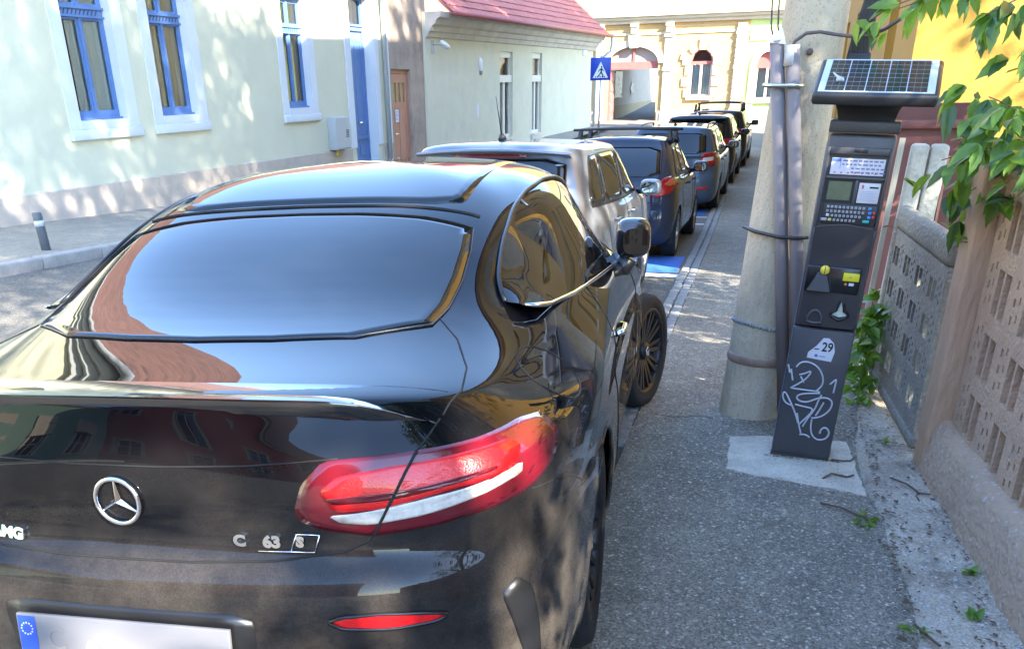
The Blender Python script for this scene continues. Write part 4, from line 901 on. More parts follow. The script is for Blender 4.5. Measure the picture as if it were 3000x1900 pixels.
M_KEY = mat('key grey', (.36, .36, .37), .5)
kb = MB().bbox(-.106, .122, -.010, -.002, 1.166, 1.254, .004).build('keypad', M_METD, PM)
km_ = MB().bbox(-.0052, .0052, -.0065, .0, -.0052, .0052, .0015).mesh('key'); km_.materials.append(M_KEY)
rows = ['1234567890', 'QWERTYUIOP', 'ASDFGHJKL', 'ZXCVBNM']
for r, row in enumerate(rows):
    for c, ch_ in enumerate(row):
        x = -.085 + c * .0165 + (0, .0, .006, .018)[r]; z = 1.241 - r * .0185
        kk = link('key', km_, kb, Matrix.Translation((x, -.010, z)))
        text_mesh('key_letter', ch_, .0075, M_SK, kk, Matrix.Translation((0, -.0068, 0)) @ Matrix.Rotation(PI / 2, 4, 'X'), .0001)
for (x, z, m_, sx) in ((.089, 1.241, 'blue', .007), (.092, 1.2225, 'blue', .007), (.092, 1.204, 'blue', .007), (.109, 1.224, 'red', .006), (.108, 1.206, 'red', .006), (.082, 1.186, 'green', .014), (-.070, 1.186, 'yellow', .007), (-.094, 1.186, 'grey', .013), (-.082, 1.205, 'white', .006)):
    c_ = dict(blue=(.06, .25, .6), red=(.55, .05, .05), green=(.02, .40, .33), yellow=(.62, .5, .08), grey=(.45, .45, .48), white=(.6, .6, .6))[m_]
    MB().bbox(x - sx, x + sx, -.017, -.009, z - .0062, z + .0062, .003).build('function_key', mat('key ' + m_, c_, .45), kb)
# concave flap with coin entry
g = []
for i in range(13):
    z = lerp(.705, 1.150, i / 12); g.append([(lerp(-.126, .130, j / 12), -.012 - .010 * math.sin(PI * j / 12) * (1 - .0 * i) + (.008 if .88 < z < 1.12 else 0) * math.sin(PI * (z - .88) / .24 if .88 < z < 1.12 else 0), z + (.018 * math.sin(PI * j / 12) if i == 12 else 0)) for j in range(13)])
MB().grid(g).build('front_shield', M_METD, PM)
for p in (): pass
ed = MB(); ed.tube([g[12][j] for j in range(13)], .003, 6); ed.tube([g[i][0] for i in range(13)], .003, 6); ed.tube([g[i][12] for i in range(13)], .003, 6); ed.build('shield_edge', M_MET, PM)
dk = MB(); dk.bbox(-.122, .112, -.0255, -.008, .865, .985, .008); dk.build('coin_plate', mat('gloss black', (.012, .012, .013), .25), PM)
hd = MB()                                                   # sloped hood under the coin slot
hd.add([(-.075, -.026, .955), (-.025, -.026, .955), (.000, -.026, .872), (-.112, -.026, .872), (-.066, -.034, .945), (-.034, -.034, .945), (-.008, -.050, .874), (-.104, -.050, .874)], [(4, 5, 6, 7), (0, 4, 7, 3), (5, 1, 2, 6), (3, 7, 6, 2), (0, 1, 5, 4)]); hd.build('coin_chute', M_METD, PM)
MB().lathe([(.019, 0), (.021, .004), (.019, .009), (.002, .0095)], 24, Matrix.Translation((-.046, -.030, .968)) @ Matrix.Rotation(PI / 2, 4, 'X')).build('coin_disc', mat('coin yellow', (.72, .55, .05), .4), PM)
MB().box(-.0475, -.0445, -.0400, -.0385, .951, .985).build('coin_slot', M_SK, PM)
ys = MB().bbox(.036, .105, -.029, -.025, .926, .962, .003).build('card_sticker', mat('sticker yellow', (.75, .62, .02), .45), PM)
MB().box(.062, .074, -.0295, -.029, .941, .946).build('sticker_mark', mat('sticker ink', (.35, .3, .1), .6), ys)
MB().box(.066, .087, -.0275, -.025, .906, .918).build('card_mark', mat('sticker white', (.6, .6, .62), .5), PM); MB().add([(.052 + .006 * math.cos(k * .7), -.0275, .912 + .006 * math.sin(k * .7)) for k in range(9)], [tuple(range(9))]).build('card_mark', mat('sticker orange', (.65, .22, .05), .5), PM)
def recess(name, pts, m_rim, m_in, yb=-.022):
    rm = MB(); P = [(x, yb - .003, z) for x, z in pts]; rm.tube(P, .007, 8, closed=True); ro = rm.build(name + '_rim', m_rim, PM)
    MB().add([(x, yb, z) for x, z in pts], [tuple(range(len(pts)))]).build(name, m_in, ro)
recess('return_cup', [(-.085, .728), (-.082, .752), (-.068, .776), (-.050, .782), (-.034, .772), (-.022, .748), (-.020, .726), (-.052, .720)], M_MET, mat('cup dark', (.028, .026, .028), .6))
recess('ticket_slot', [(.012, .770), (.022, .783), (.034, .788), (.040, .816), (.052, .842), (.064, .816), (.070, .788), (.084, .782), (.090, .768), (.076, .756), (.052, .745), (.026, .756)], mat('gloss black', (.012, .012, .013)), mat('slot dark', (.025, .027, .024), .5))
tk = MB(); tk.add([(.018, -.0235, .768), (.034, -.0235, .785), (.043, -.026, .815), (.052, -.0235, .836), (.061, -.026, .815), (.069, -.0235, .785), (.085, -.0235, .768), (.052, -.028, .760)], [(0, 1, 2, 3, 4, 5, 6, 7)]); tk.build('ticket_flap', mat('milky plastic', (.42, .46, .36), .35), PM)
# lower door: number sticker and graffiti
M_ST = mat('sticker white', (.66, .66, .70), .5)
st = MB(); yb = -.0075
st.add([(x, yb, z) for x, z in ((-.054, .548), (.058, .540), (.066, .590), (.055, .630), (.030, .652), (.005, .650), (-.020, .610), (-.052, .575))], [tuple(range(8))]); so = st.build('number_sticker', M_ST, PM)
text_mesh('sticker_number', '29', .062, M_SK, so, Matrix.Translation((.030, yb - .0006, .606)) @ Matrix.Rotation(PI / 2, 4, 'X') @ Matrix.Scale(.82, 4, (1, 0, 0)), .0002, bold=.0012)
MB().box(-.028, -.006, yb - .0008, yb, .592, .597).build('sticker_dash', M_SK, so)
ic = MB(); ic.add([(-.014 + .008 * math.cos(k), yb - .0006, .563 + .008 * math.sin(k)) for k in range(7)], [tuple(range(7))]); ic.box(.0, .028, yb - .0006, yb, .560, .563); ic.build('sticker_emblem', mat('emblem blue', (.12, .14, .4), .5), so)
M_GRAF = mat('silver marker', (.50, .50, .54), .4)
gr = MB(); yg = -.0085
def stroke(pts, r_=.0042):
    C = np.array([(x, yg, z) for x, z in pts]); P = bspl(C, np.linspace(0, len(C) - 1, (len(C) - 1) * 6 + 1)); gr.tube([tuple(p) for p in P], r_, 6)
# letters re-drawn from the tag on the door (u,v in metres)
K = lambda px, py: (-.027 + .00069 * (px - 874) + .0001 * (py - 1094) - .0367 * (.522 - .000725 * (py - 1094)), .522 - .000725 * (py - 1094))
for s_ in ([(800, 1130), (830, 1090), (890, 1085), (950, 1110), (985, 1180), (975, 1240), (930, 1280)], [(765, 1280), (850, 1280), (960, 1280)], [(820, 1180), (870, 1165), (905, 1135), (880, 1200), (760, 1280)], [(830, 1190), (850, 1230)],
           [(745, 1120), (752, 1150), (755, 1175)], [(765, 1150), (770, 1190), (775, 1225)], [(1025, 1220), (1050, 1195), (1070, 1175), (1060, 1220), (1048, 1275)],
           [(765, 1400), (720, 1390), (700, 1340), (720, 1300), (745, 1350), (790, 1440), (810, 1520)], [(960, 1290), (880, 1300), (800, 1320), (800, 1360), (870, 1370), (930, 1330), (1000, 1310), (1050, 1330), (1030, 1400), (960, 1460), (900, 1470)],
           [(970, 1300), (940, 1360), (930, 1400), (880, 1470), (840, 1540)], [(790, 1390), (870, 1400), (930, 1400), (860, 1480), (815, 1530)], [(985, 1350), (960, 1400), (930, 1450)],
           [(905, 1480), (895, 1540), (905, 1600), (950, 1625), (1010, 1600), (1030, 1550), (1000, 1515), (965, 1540), (960, 1570)], [(820, 1600), (860, 1590), (890, 1610)], [(805, 1450), (815, 1530), (830, 1590)]):
    stroke([K(*p) for p in s_])
gr.build('graffiti', M_GRAF, PM)
# solar head
nk = MB(); v = []
for z, hw, y0, y1 in ((1.59, .113, .02, .17), (1.63, .122, .01, .18), (1.655, .133, -.03, .19), (1.672, .160, -.09, .2), (1.69, .20, -.12, .2)):
    v.append([(-hw, y0, z), (hw, y0, z), (hw, y1, z), (-hw, y1, z), (-hw, y0, z)])
nk.grid(v, True).build('neck', M_METD, PM)
SH = Matrix.Translation((.016, .0, 1.764)) @ Matrix.Rotation(R(24), 4, 'X')
hb = thing  # solar housing is one tilted group of meshes under the meter
ho = MB().bbox(-.242, .242, -.165, .165, -.052, .0, .014).build('solar_housing', M_METD, PM); ho.matrix_basis = SH
MB().box(-.222, .222, -.148, .150, .0, .0025).build('solar_backing', mat('solar white', (.50, .58, .70), .3), ho)
M_CELL = mat('solar cell', (.012, .022, .028), .22, var=.3, vscale=20, spec=.45)
for c in range(5):
    x0 = -.196 + c * .0785; cl = MB().box(x0, x0 + .0745, -.140, .138, .0025, .0036).build('solar_cell', M_CELL, ho)
    ln = MB()
    for r in range(1, 7): ln.box(x0, x0 + .0745, -.140 + r * .0397 - .0007, -.140 + r * .0397 + .0007, .0036, .0040)
    ln.box(x0 + .024, x0 + .0246, -.140, .138, .0036, .0040); ln.box(x0 + .05, x0 + .0506, -.140, .138, .0036, .0040)
    ln.build('grid_lines', mat('cell line', (.30, .36, .38), .4), cl)
dr = MB().tube([(-.18, .01, .008), (-.165, -.02, .008), (-.155, -.035, .009), (-.14, -.055, .009), (-.16, -.06, .009)], [.003, .005, .006, .012, .008], 6).build('bird_dropping', mat('dropping', (.5, .5, .48), .9)); dr.matrix_world = PM.matrix_basis @ SH
tag(dr, 'whitish bird dropping on the left of the solar panel', 'dropping')
# ------------------------------------------------------------------ car materials
def car_paint(name, col, flake=0.0, rough=.28, coat=1.0):
    m = mat(name, col, rough, 0.0 if not flake else flake, coat=coat, spec=.5)
    return m
def dusty_paint(name, col, dust, amt, metal=.35):
    """glossy clear coat over a base with a film of road dust"""
    m = bpy.data.materials.new(name); m.use_nodes = True; t = m.node_tree; N = t.nodes; L = t.links; b = N['Principled BSDF']
    b.inputs['Metallic'].default_value = metal; b.inputs['Roughness'].default_value = .3; b.inputs['Coat Weight'].default_value = 1.0; b.inputs['Coat Roughness'].default_value = .008; b.inputs['Coat IOR'].default_value = 1.34; b.inputs['Specular IOR Level'].default_value = 0.0
    tc = N.new('ShaderNodeTexCoord'); n = N.new('ShaderNodeTexNoise'); n.inputs['Scale'].default_value = 2.4; n.inputs['Detail'].default_value = 9; n.inputs['Roughness'].default_value = .7
    L.new(tc.outputs['Object'], n.inputs['Vector']); sp = N.new('ShaderNodeSeparateXYZ'); L.new(tc.outputs['Object'], sp.inputs[0])
    n2 = N.new('ShaderNodeTexNoise'); n2.inputs['Scale'].default_value = 260; n2.inputs['Detail'].default_value = 2; L.new(tc.outputs['Object'], n2.inputs['Vector'])
    hz = N.new('ShaderNodeMapRange'); hz.inputs[1].default_value = .98; hz.inputs[2].default_value = .2; L.new(sp.outputs[2], hz.inputs[0])
    mr = N.new('ShaderNodeMapRange'); mr.inputs[1].default_value = .3; mr.inputs[2].default_value = .75; L.new(n.outputs['Fac'], mr.inputs[0])
    mr2 = N.new('ShaderNodeMapRange'); mr2.inputs[1].default_value = .35; mr2.inputs[2].default_value = .7; mr2.inputs[3].default_value = .75; mr2.inputs[4].default_value = 1.2; L.new(n2.outputs['Fac'], mr2.inputs[0])
    m1 = N.new('ShaderNodeMath'); m1.operation = 'MULTIPLY'; L.new(hz.outputs[0], m1.inputs[0]); L.new(mr.outputs[0], m1.inputs[1])
    m2 = N.new('ShaderNodeMath'); m2.operation = 'MULTIPLY'; L.new(m1.outputs[0], m2.inputs[0]); L.new(mr2.outputs[0], m2.inputs[1])
    m3 = N.new('ShaderNodeMath'); m3.operation = 'MULTIPLY'; m3.inputs[1].default_value = amt; m3.use_clamp = True; L.new(m2.outputs[0], m3.inputs[0])
    df = N.new('ShaderNodeBsdfDiffuse'); df.inputs[0].default_value = (*dust, 1); b.inputs['Base Color'].default_value = (*col, 1)
    ms = N.new('ShaderNodeMixShader'); L.new(m3.outputs[0], ms.inputs[0]); L.new(b.outputs[0], ms.inputs[1]); L.new(df.outputs[0], ms.inputs[2]); L.new(ms.outputs[0], N['Material Output'].inputs[0])
    return m
M_CGLASS = mat('car glass', (.003, .004, .005), .01, spec=.5, ior=1.56)
M_TYRE = mat('tyre', (.016, .016, .017), .85, bump=.3, bscale=90)
M_RIMB = mat('black rim', (.010, .010, .011), .45)
M_RIMS = mat('alloy rim', (.35, .35, .36), .35, .8)
M_CHROME = mat('chrome', (.75, .75, .76), .10, 1.0)
M_GAP = mat('panel gap', (.004, .004, .004), .8)
M_REDL = mat('red lens', (.30, .004, .008), .2, coat=.35, spec=.4, bump=.12, bscale=220)
M_REDD = mat('dark red lens', (.10, .004, .010), .12, coat=.5, spec=.4)
M_REDG_ = mat('glowing red reflector', (.60, .006, .008), .25, coat=.35, spec=.4, bump=.10, bscale=240)
M_CLEAR = mat('clear lens', (.50, .46, .40), .12, coat=1.0, var=.25, vscale=60)
M_TRIM = mat('black trim', (.010, .010, .011), .35)
sq = lambda v: math.copysign(abs(v) ** .6, v)
def wheel(parent, x, y, z, rad, wid, sg, spokes, m_rim, steer=0.0, hub_mark=False):
    M = Matrix.Translation((x, y, z)) @ Matrix.Rotation(steer, 4, 'Z') @ Matrix.Rotation(PI / 2 * sg, 4, 'Y')     # local z -> outward
    rr_ = rad * .74; mb = MB()
    mb.lathe([(rr_, -wid / 2 + .01), (rad * .93, -wid / 2), (rad * .985, -wid / 2 + .025), (rad, -wid / 2 + .05), (rad, wid / 2 - .05), (rad * .985, wid / 2 - .025), (rad * .93, wid / 2), (rad * .80, wid / 2 + .002), (rr_, wid / 2 - .012)], 48, M, cap=False)
    o = mb.build('wheel', M_TYRE, parent)
    r = MB(); r.lathe([(rr_ + .004, wid / 2 - .008), (rr_ - .012, wid / 2 - .004), (rr_ - .02, wid / 2 - .03), (rr_ - .03, -wid / 2 + .06)], 48, M, cap=False)
    for k in range(spokes):
        for s in (-1, 1):
            A = Matrix.Rotation(2 * PI * k / spokes + s * .11, 4, 'Z')
            v = [A @ Vector(p) for p in ((.035, -.012, wid / 2 - .045), (.035, .012, wid / 2 - .045), (rr_ - .01, .011 + s * .02, wid / 2 - .016), (rr_ - .01, -.011 + s * .02, wid / 2 - .016), (.035, -.012, wid / 2 - .08), (.035, .012, wid / 2 - .08), (rr_ - .01, .011 + s * .02, wid / 2 - .05), (rr_ - .01, -.011 + s * .02, wid / 2 - .05))]
            r.add([M @ p for p in v], [(0, 1, 2, 3), (7, 6, 5, 4), (0, 4, 5, 1), (1, 5, 6, 2), (2, 6, 7, 3), (3, 7, 4, 0)])
    r.lathe([(.055, wid / 2 - .06), (.05, wid / 2 - .025), (.03, wid / 2 - .022)], 20, M)
    ro = r.build('rim', m_rim, o); MB().lathe([(rr_ - .02, -.035), (rr_ * .2, -.037)], 32, M).build('brake_disc', M_GAP, ro)
    if hub_mark:
        h = MB(); h.tube([M @ Vector((.024 * math.cos(2 * PI * k / 20), .024 * math.sin(2 * PI * k / 20), wid / 2 - .018)) for k in range(20)], .003, 5, closed=True)
        for k in range(3):
            a = 2 * PI * k / 3 + 1.2; h.tube([M @ Vector((0, 0, wid / 2 - .018)), M @ Vector((.024 * math.cos(a), .024 * math.sin(a), wid / 2 - .018))], .003, 5)
        h.build('hub_emblem', M_CHROME, ro)
    return o
def wheel_liner(parent, y, z, rad, hw):
    mb = MB()
    for s in (-1, 1):
        g = []
        for k in range(19):
            t = PI * (k - 1.5) / 15; c, q = math.cos(t), math.sin(t)
            g.append([(s * (hw - .03), y + (rad + .02) * c, z + (rad + .02) * q), (s * (hw - .42), y + (rad + .02) * c, z + (rad + .02) * q)])
        mb.grid(g)
        mb.add([(s * (hw - .42), y + (rad + .02) * math.cos(2 * PI * k / 16), z + (rad + .02) * math.sin(2 * PI * k / 16)) for k in range(16)], [tuple(range(16))])
    return mb.build('wheel_housing', M_DARK, parent)
def seam(sh, name, pts, ax, sg, parent, r=.0028, off=.0, m=None, step=.02):
    return MB().tube(sh.path(pts, ax, sg, off, step), r, 5).build(name, m or M_GAP, parent)
def arch_lip(sh, parent, y, z, rad, m):
    mb = MB()
    for s in (-1, 1):
        P = []
        for k in range(25):
            t = R(-22 + 224 * k / 24); p, n = sh.hit(y + (rad + .002) * math.cos(t), z + (rad + .002) * math.sin(t), 'x', s); P.append(p + Vector((-s * .006, 0, 0)))
        mb.tube(P, .008, 6)
    return mb.build('arch_lip', m, parent)

# ------------------------------------------------------------------ the black coupe in front
MP = dusty_paint('black car paint', (.003, .003, .004), (.33, .28, .23), .36, 0.0)
mc = thing('parked_car', 'glossy black coupe parked with its right wheels on the pavement, nearest the camera', 'car', M=MERC, group='cars parked along the right kerb')
LY = .969; RW = (0.0, .335, .37); FW = (2.84 * LY, .335, .37)
sh = Shell(merc_rows(), [RW, FW], 6, 6)
sh.build('body', MP, mc)
for wh in (RW, FW): wheel_liner(mc, wh[0], wh[1], wh[2], .95); arch_lip(sh, mc, *wh, MP)
for s in (-1, 1):
    wheel(mc, s * .80, 0, .335, .335, .285, s, 10, M_RIMB, 0, s == 1)
    wheel(mc, s * (.885 if s > 0 else .83), FW[0], .325, .335, .255, s, 10, M_RIMB, R(-17), s == 1)
MB().box(-.7, .7, -.9, 3.3, .16, .5).build('underbody', M_DARK, mc)
def both(f):
    for s in (1, -1): f(s)
# rear window, roof glass, side windows
RWIN = [(-.60, 1.100), (-.605, 1.14), (-.60, 1.20), (-.57, 1.27), (-.53, 1.315), (-.40, 1.332), (-.2, 1.338), (0, 1.339), (.2, 1.338), (.40, 1.332), (.53, 1.300), (.575, 1.25), (.585, 1.18), (.58, 1.125), (.555, 1.104), (.40, 1.097), (.08, 1.096), (-.26, 1.097), (-.45, 1.098)]
RTOP = [(-.575, -.41), (-.60, -.30), (-.61, -.157), (-.60, -.01), (-.565, .115), (-.41, .145), (-.2, .160), (0, .165), (.2, .158), (.41, .138), (.558, .105), (.575, -.01), (.582, -.157), (.577, -.305), (.56, -.412), (.40, -.535), (.20, -.575), (0, -.588), (-.20, -.575), (-.40, -.535)]
o, bd = sh.decal('rear_window', RTOP, 'z', 1, M_CGLASS, mc, .003, 14, .03, 0)
MB().tube([p for p in bd], .0022, 5, closed=True).build('window_seal', M_TRIM, o)
ROOF = [(-.40, .235), (-.2, .245), (0, .25), (.2, .245), (.40, .235), (.50, .26), (.505, .45), (.50, .9), (.485, 1.28), (.40, 1.38), (.2, 1.42), (0, 1.43), (-.2, 1.42), (-.40, 1.38), (-.485, 1.28), (-.50, .9), (-.505, .45), (-.50, .26)]
o, bd = sh.decal('roof_glass', ROOF, 'z', 1, M_CGLASS, mc, .002, 12, .04, 1)
seam(sh, 'roof_seam', [(-.56, .215), (-.3, .215), (0, .225), (.3, .215), (.56, .185)], 'z', 1, mc, .006)
SIDE = [(-.145, 1.100), (-.13, 1.135), (-.02, 1.18), (.11, 1.24), (.33, 1.31), (.55, 1.352), (.80, 1.372), (1.08, 1.368), (1.32, 1.335), (1.58, 1.24), (1.80, 1.11), (1.93, .985), (1.70, .985), (1.30, 1.005), (.90, 1.028), (.34, 1.058), (-.02, 1.085)]
for s in (1, -1):
    BOT = [(-.15, .748, 1.106), (-.10, .775, 1.096), (-.02, .800, 1.086), (.34, .822, 1.056), (.90, .842, 1.020), (1.40, .853, .988), (1.70, .858, .968), (1.93, .862, .954)]
    TOPC = [(-.15, 1.112), (-.13, 1.142), (-.02, 1.187), (.11, 1.247), (.33, 1.318), (.55, 1.361), (.80, 1.382), (1.08, 1.378), (1.33, 1.344), (1.60, 1.248), (1.83, 1.115), (1.94, .965)]
    tp_ = sh.path(TOPC, 'x', s, .004, .03); YB = [q[0] for q in BOT]; g = []
    for _ in range(6): tp_ = [tp_[0]] + [(a_ + b_ * 2 + c_) / 4 for a_, b_, c_ in zip(tp_, tp_[1:], tp_[2:])] + [tp_[-1]]
    n = 44
    cum = [0.0]
    for a_, b_ in zip(tp_, tp_[1:]): cum.append(cum[-1] + (b_ - a_).length)
    for k in range(n + 1):
        d_ = cum[-1] * k / n; q = min(max(1, next((i for i, c_ in enumerate(cum) if c_ >= d_), len(cum) - 1)), len(cum) - 1); t_ = (d_ - cum[q - 1]) / max(1e-6, cum[q] - cum[q - 1]); top = tp_[q - 1].lerp(tp_[q], t_)
        yb = min(1.93, max(-.15, top.y)); bot = Vector((s * (np.interp(yb, YB, [q[1] for q in BOT]) - .004), yb, np.interp(yb, YB, [q[2] for q in BOT])))
        g.append([bot.lerp(top, h / 8) + Vector((s * .013 * math.sin(PI * h / 8), 0, 0)) for h in range(9)])
    o = MB().grid(g).build('side_window', M_CGLASS, mc)
    MB().tube([(s * (x + .004), y, z) for y, x, z in BOT], [.004] + [.0075] * 6 + [.006], 8).build('chrome_strip', M_CHROME, o)
    MB().tube([p + Vector((s * .003, 0, 0)) for p in tp_], .007, 8).build('window_frame_trim', M_TRIM, o)
    kq = 17; MB().tube([g[kq - 5][8] + Vector((s * .004, 0, 0)), g[kq - 3][5] + Vector((s * .004, 0, 0)), g[kq - 1][2] + Vector((s * .004, 0, 0)), g[kq][0] + Vector((s * .004, 0, 0))], .007, 6).build('pillar_strip', M_TRIM, o)
    # door and quarter panel seams
    seam(sh, 'door_gap', [(.62, 1.04), (.60, .95), (.58, .80), (.62, .60), (.72, .42), (.80, .26)], 'x', s, mc)
    seam(sh, 'front_door_gap', [(1.98, .95), (2.02, .80), (2.0, .55), (1.95, .26)], 'x', s, mc)
    hd_ = sh.path([(.72, .848), (.92, .838)], 'x', s, .022, .03)
    ho_ = MB().tube([sh.hit(.70, .85, 'x', s)[0]] + hd_ + [sh.hit(.95, .836, 'x', s)[0]], [.011] * (len(hd_) + 2), 8).build('door_handle', M_CHROME, mc)
    # mirror
    xx = s * .965; M = Matrix.Translation((xx - s * .03, 1.84, 1.055)) @ Matrix.Rotation(s * R(16), 4, 'Z')
    mm = MB(); v = []
    for k in range(9):
        t = k / 8; r_ = math.sin(PI * (.12 + .80 * t)) ** .6; yc = lerp(-.055, .10, t)
        v.append([M @ Vector((.092 * r_ * sq(math.cos(a)) * (1 - .2 * t), yc, .090 * r_ * sq(math.sin(a)) + .02 * t)) for a in [2 * PI * q / 24 for q in range(25)]])
    mm.grid(v); mm.add(v[0][:-1], [tuple(range(24))]); mm.add(v[-1][:-1], [tuple(range(24))])
    mo = mm.build('mirror', mat('mirror shell', (.012, .012, .013), .12, coat=1.0), mc)
    MB().tube([M @ Vector((-s * .02, .02, -.08)), M @ Vector((-s * .05, .03, -.135)), (s * .87, 1.93, .945)], [.045, .045, .06], 10).build('mirror_arm', M_TRIM, mo)
    MB().add([M @ Vector((.062 * sq(math.cos(a)), -.0575, .058 * sq(math.sin(a)))) for a in [2 * PI * q / 24 for q in range(24)]], [tuple(range(24))]).build('mirror_glass', mat('dark mirror', (.10, .11, .12), .03, 1.0), mo)
    # tail light: dark red outer lens, bright red field, white bar
    L0 = [(s * x, z) for x, z in ((.405, .838), (.425, .893), (.47, .938), (.55, .943), (.657, .947), (.768, .950), (.82, .953), (.862, .945), (.874, .905), (.862, .860), (.83, .828), (.709, .797), (.561, .780), (.46, .794), (.415, .812))]
    if s < 0: L0 = L0[::-1]
    lo, bd = sh.decal('tail_light', L0, 'y', -1, M_REDD, mc, .005, 8, .02, 1)
    # wrap of the lens round the corner
    sh.decal('light_wrap', [(-.93, .80), (-.90, .945), (-.80, .952), (-.70, .955), (-.615, .945), (-.60, .905), (-.66, .855), (-.76, .825)], 'x', s, M_REDD, lo, .0045, 6, .02, 1)
    L1 = [(s * x, z) for x, z in ((.462, .878), (.50, .908), (.60, .922), (.72, .930), (.815, .934), (.838, .915), (.832, .882), (.76, .872), (.712, .868), (.587, .840), (.491, .834))]
    if s < 0: L1 = L1[::-1]
    sh.decal('light_red', L1, 'y', -1, M_REDG_, lo, .0075, 6, .02, 2)
    L3 = [(s * x, z) for x, z in ((.47, .864), (.60, .873), (.74, .890), (.80, .896), (.80, .888), (.72, .877), (.60, .858), (.49, .851))]
    if s < 0: L3 = L3[::-1]
    sh.decal('light_band', L3, 'y', -1, M_REDD, lo, .0095, 4, .02, 1)
    L2 = [(s * x, z) for x, z in ((.478, .826), (.544, .832), (.672, .855), (.79, .872), (.842, .886), (.842, .866), (.774, .846), (.67, .822), (.559, .806), (.50, .812))]
    if s < 0: L2 = L2[::-1]
    sh.decal('light_white', L2, 'y', -1, M_CLEAR, lo, .0090, 5, .02, 1)
    lp = sh.path([(s * .652, .946), (s * .615, .873), (s * .566, .784)], 'y', -1, .009, .02)
    MB().tube(lp, .0035, 6).build('light_split', M_GAP, lo)
    # bumper reflector, vent, exhaust
    RF = [(s * x, z) for x, z in ((.470, .604), (.50, .615), (.58, .620), (.668, .614), (.715, .604), (.69, .592), (.60, .584), (.50, .588))]
    if s < 0: RF = RF[::-1]
    rf_, bd = sh.decal('reflector', RF, 'y', -1, M_REDG_, mc, .006, 5, .02, 1)
    MB().tube(bd, .004, 5, closed=True).build('reflector_rim', M_TRIM, rf_)
    VN = [(-.88, .615), (-.84, .64), (-.80, .60), (-.775, .50), (-.76, .38), (-.80, .36), (-.84, .48)]
    sh.decal('bumper_vent', VN, 'x', s, mat('vent black', (.008, .008, .009), .4), mc, .004, 5, .02, 1)
    seam(sh, 'bumper_gap', [(-.76, .815), (-.66, .80), (-.52, .76), (-.40, .70)], 'x', s, mc, .0025)
    if s == 1:
        FU = [(-.35 + .125 * math.cos(2 * PI * k / 20) , .972 + .058 * math.sin(2 * PI * k / 20)) for k in range(20)]
        MB().tube(sh.path(FU, 'x', 1, .0, .02, True), .0025, 5).build('fuel_flap_gap', M_GAP, mc)
    for k in (0, 1):
        e = MB(); c0 = s * (.56 + .10 * k); e.tube([(c0, -1.10, .30), (c0, -.9, .30)], [.045, .042], 16, False); e.build('exhaust_pipe', M_CHROME, mc)
# boot lid seams
lidL = [(.566, .785), (.55, .765), (.50, .742), (.353, .722), (.16, .713), (0, .712), (-.16, .713), (-.353, .722), (-.50, .742), (-.55, .765), (-.566, .785)]
seam(sh, 'lid_gap', lidL, 'y', -1, mc, .0032)
seam(sh, 'lid_crease', [(-.50, .942), (-.30, .928), (-.1, .921), (.1, .921), (.30, .928), (.50, .942)], 'y', -1, mc, .0022)
for s in (1, -1): seam(sh, 'lid_side_gap', [(s * .568, -.365), (s * .634, -.455), (s * .69, -.60), (s * .708, -.73), (s * .69, -.83)], 'z', 1, mc, .0025)
for s in (1, -1): seam(sh, 'lid_upper_gap', [(s * .652, .946), (s * .672, .972), (s * .686, .995)], 'y', -1, mc, .0025)
# lip spoiler: its own blade along the boot edge
def lip(t):
    x = lerp(-.685, .685, t); p, n = sh.hit(x, -.945 + .095 * (abs(x) / .685) ** 3, 'z', 1); return x, p
sp_ = []; fc_ = []; un_ = []
for i in range(49):
    t = i / 48; x, p = lip(t); e = min(1, min(t, 1 - t) / .10); e = e * e * (3 - 2 * e); k = e * (1.0 if abs(x) < .26 else 1.12 if abs(x) < .52 else 1.0)
    sp_.append([(x, p.y + .09, sh.hit(x, p.y + .09, 'z', 1)[0].z + .001), (x, p.y + .03, p.z + .001 + .003 * k), (x, p.y - .006, p.z + .006 * k), (x, p.y - .020 * k, p.z + .007 * k)])
    fc_.append([(x, p.y - .0200 * k, p.z + .0068 * k), (x, p.y - .0215 * k, p.z + .002), (x, p.y - .015 * k, p.z - .030 * k), (x, p.y - .009 * k, p.z - .038)])
    un_.append([(x, p.y - .009 * k, p.z - .038), (x, p.y + .02, p.z - .050)])
MB().grid(sp_).grid(fc_).grid(un_).build('boot_spoiler', mat('spoiler black', (.006, .006, .007), .10, coat=1.0), mc)
# emblem and lettering
pe, ne = sh.hit(0, .842, 'y', -1)
zx = Vector((1, 0, 0)); nz = ne.normalized(); up = nz.cross(zx).normalized(); up = up if up.z > 0 else -up
EM = Matrix((( 1, up.x, nz.x, pe.x), (0, up.y, nz.y, pe.y), (0, up.z, nz.z, pe.z), (0, 0, 0, 1)))
st = MB(); st.tube([EM @ Vector((.052 * math.cos(2 * PI * k / 40), .052 * math.sin(2 * PI * k / 40), .006)) for k in range(40)], .0058, 8, closed=True)
for k in range(3):
    a = PI / 2 + 2 * PI * k / 3; d = Vector((math.cos(a), math.sin(a), 0)); q = Vector((-d.y, d.x, 0))
    st.add([EM @ p for p in (q * .009 + Vector((0, 0, .004)), -q * .009 + Vector((0, 0, .004)), d * .050 + Vector((0, 0, .006)) - q * .0015, d * .050 + Vector((0, 0, .006)) + q * .0015, Vector((0, 0, .014)))], [(0, 3, 4), (3, 2, 4), (2, 1, 4), (1, 0, 4)])
st.build('star_emblem', M_CHROME, mc)
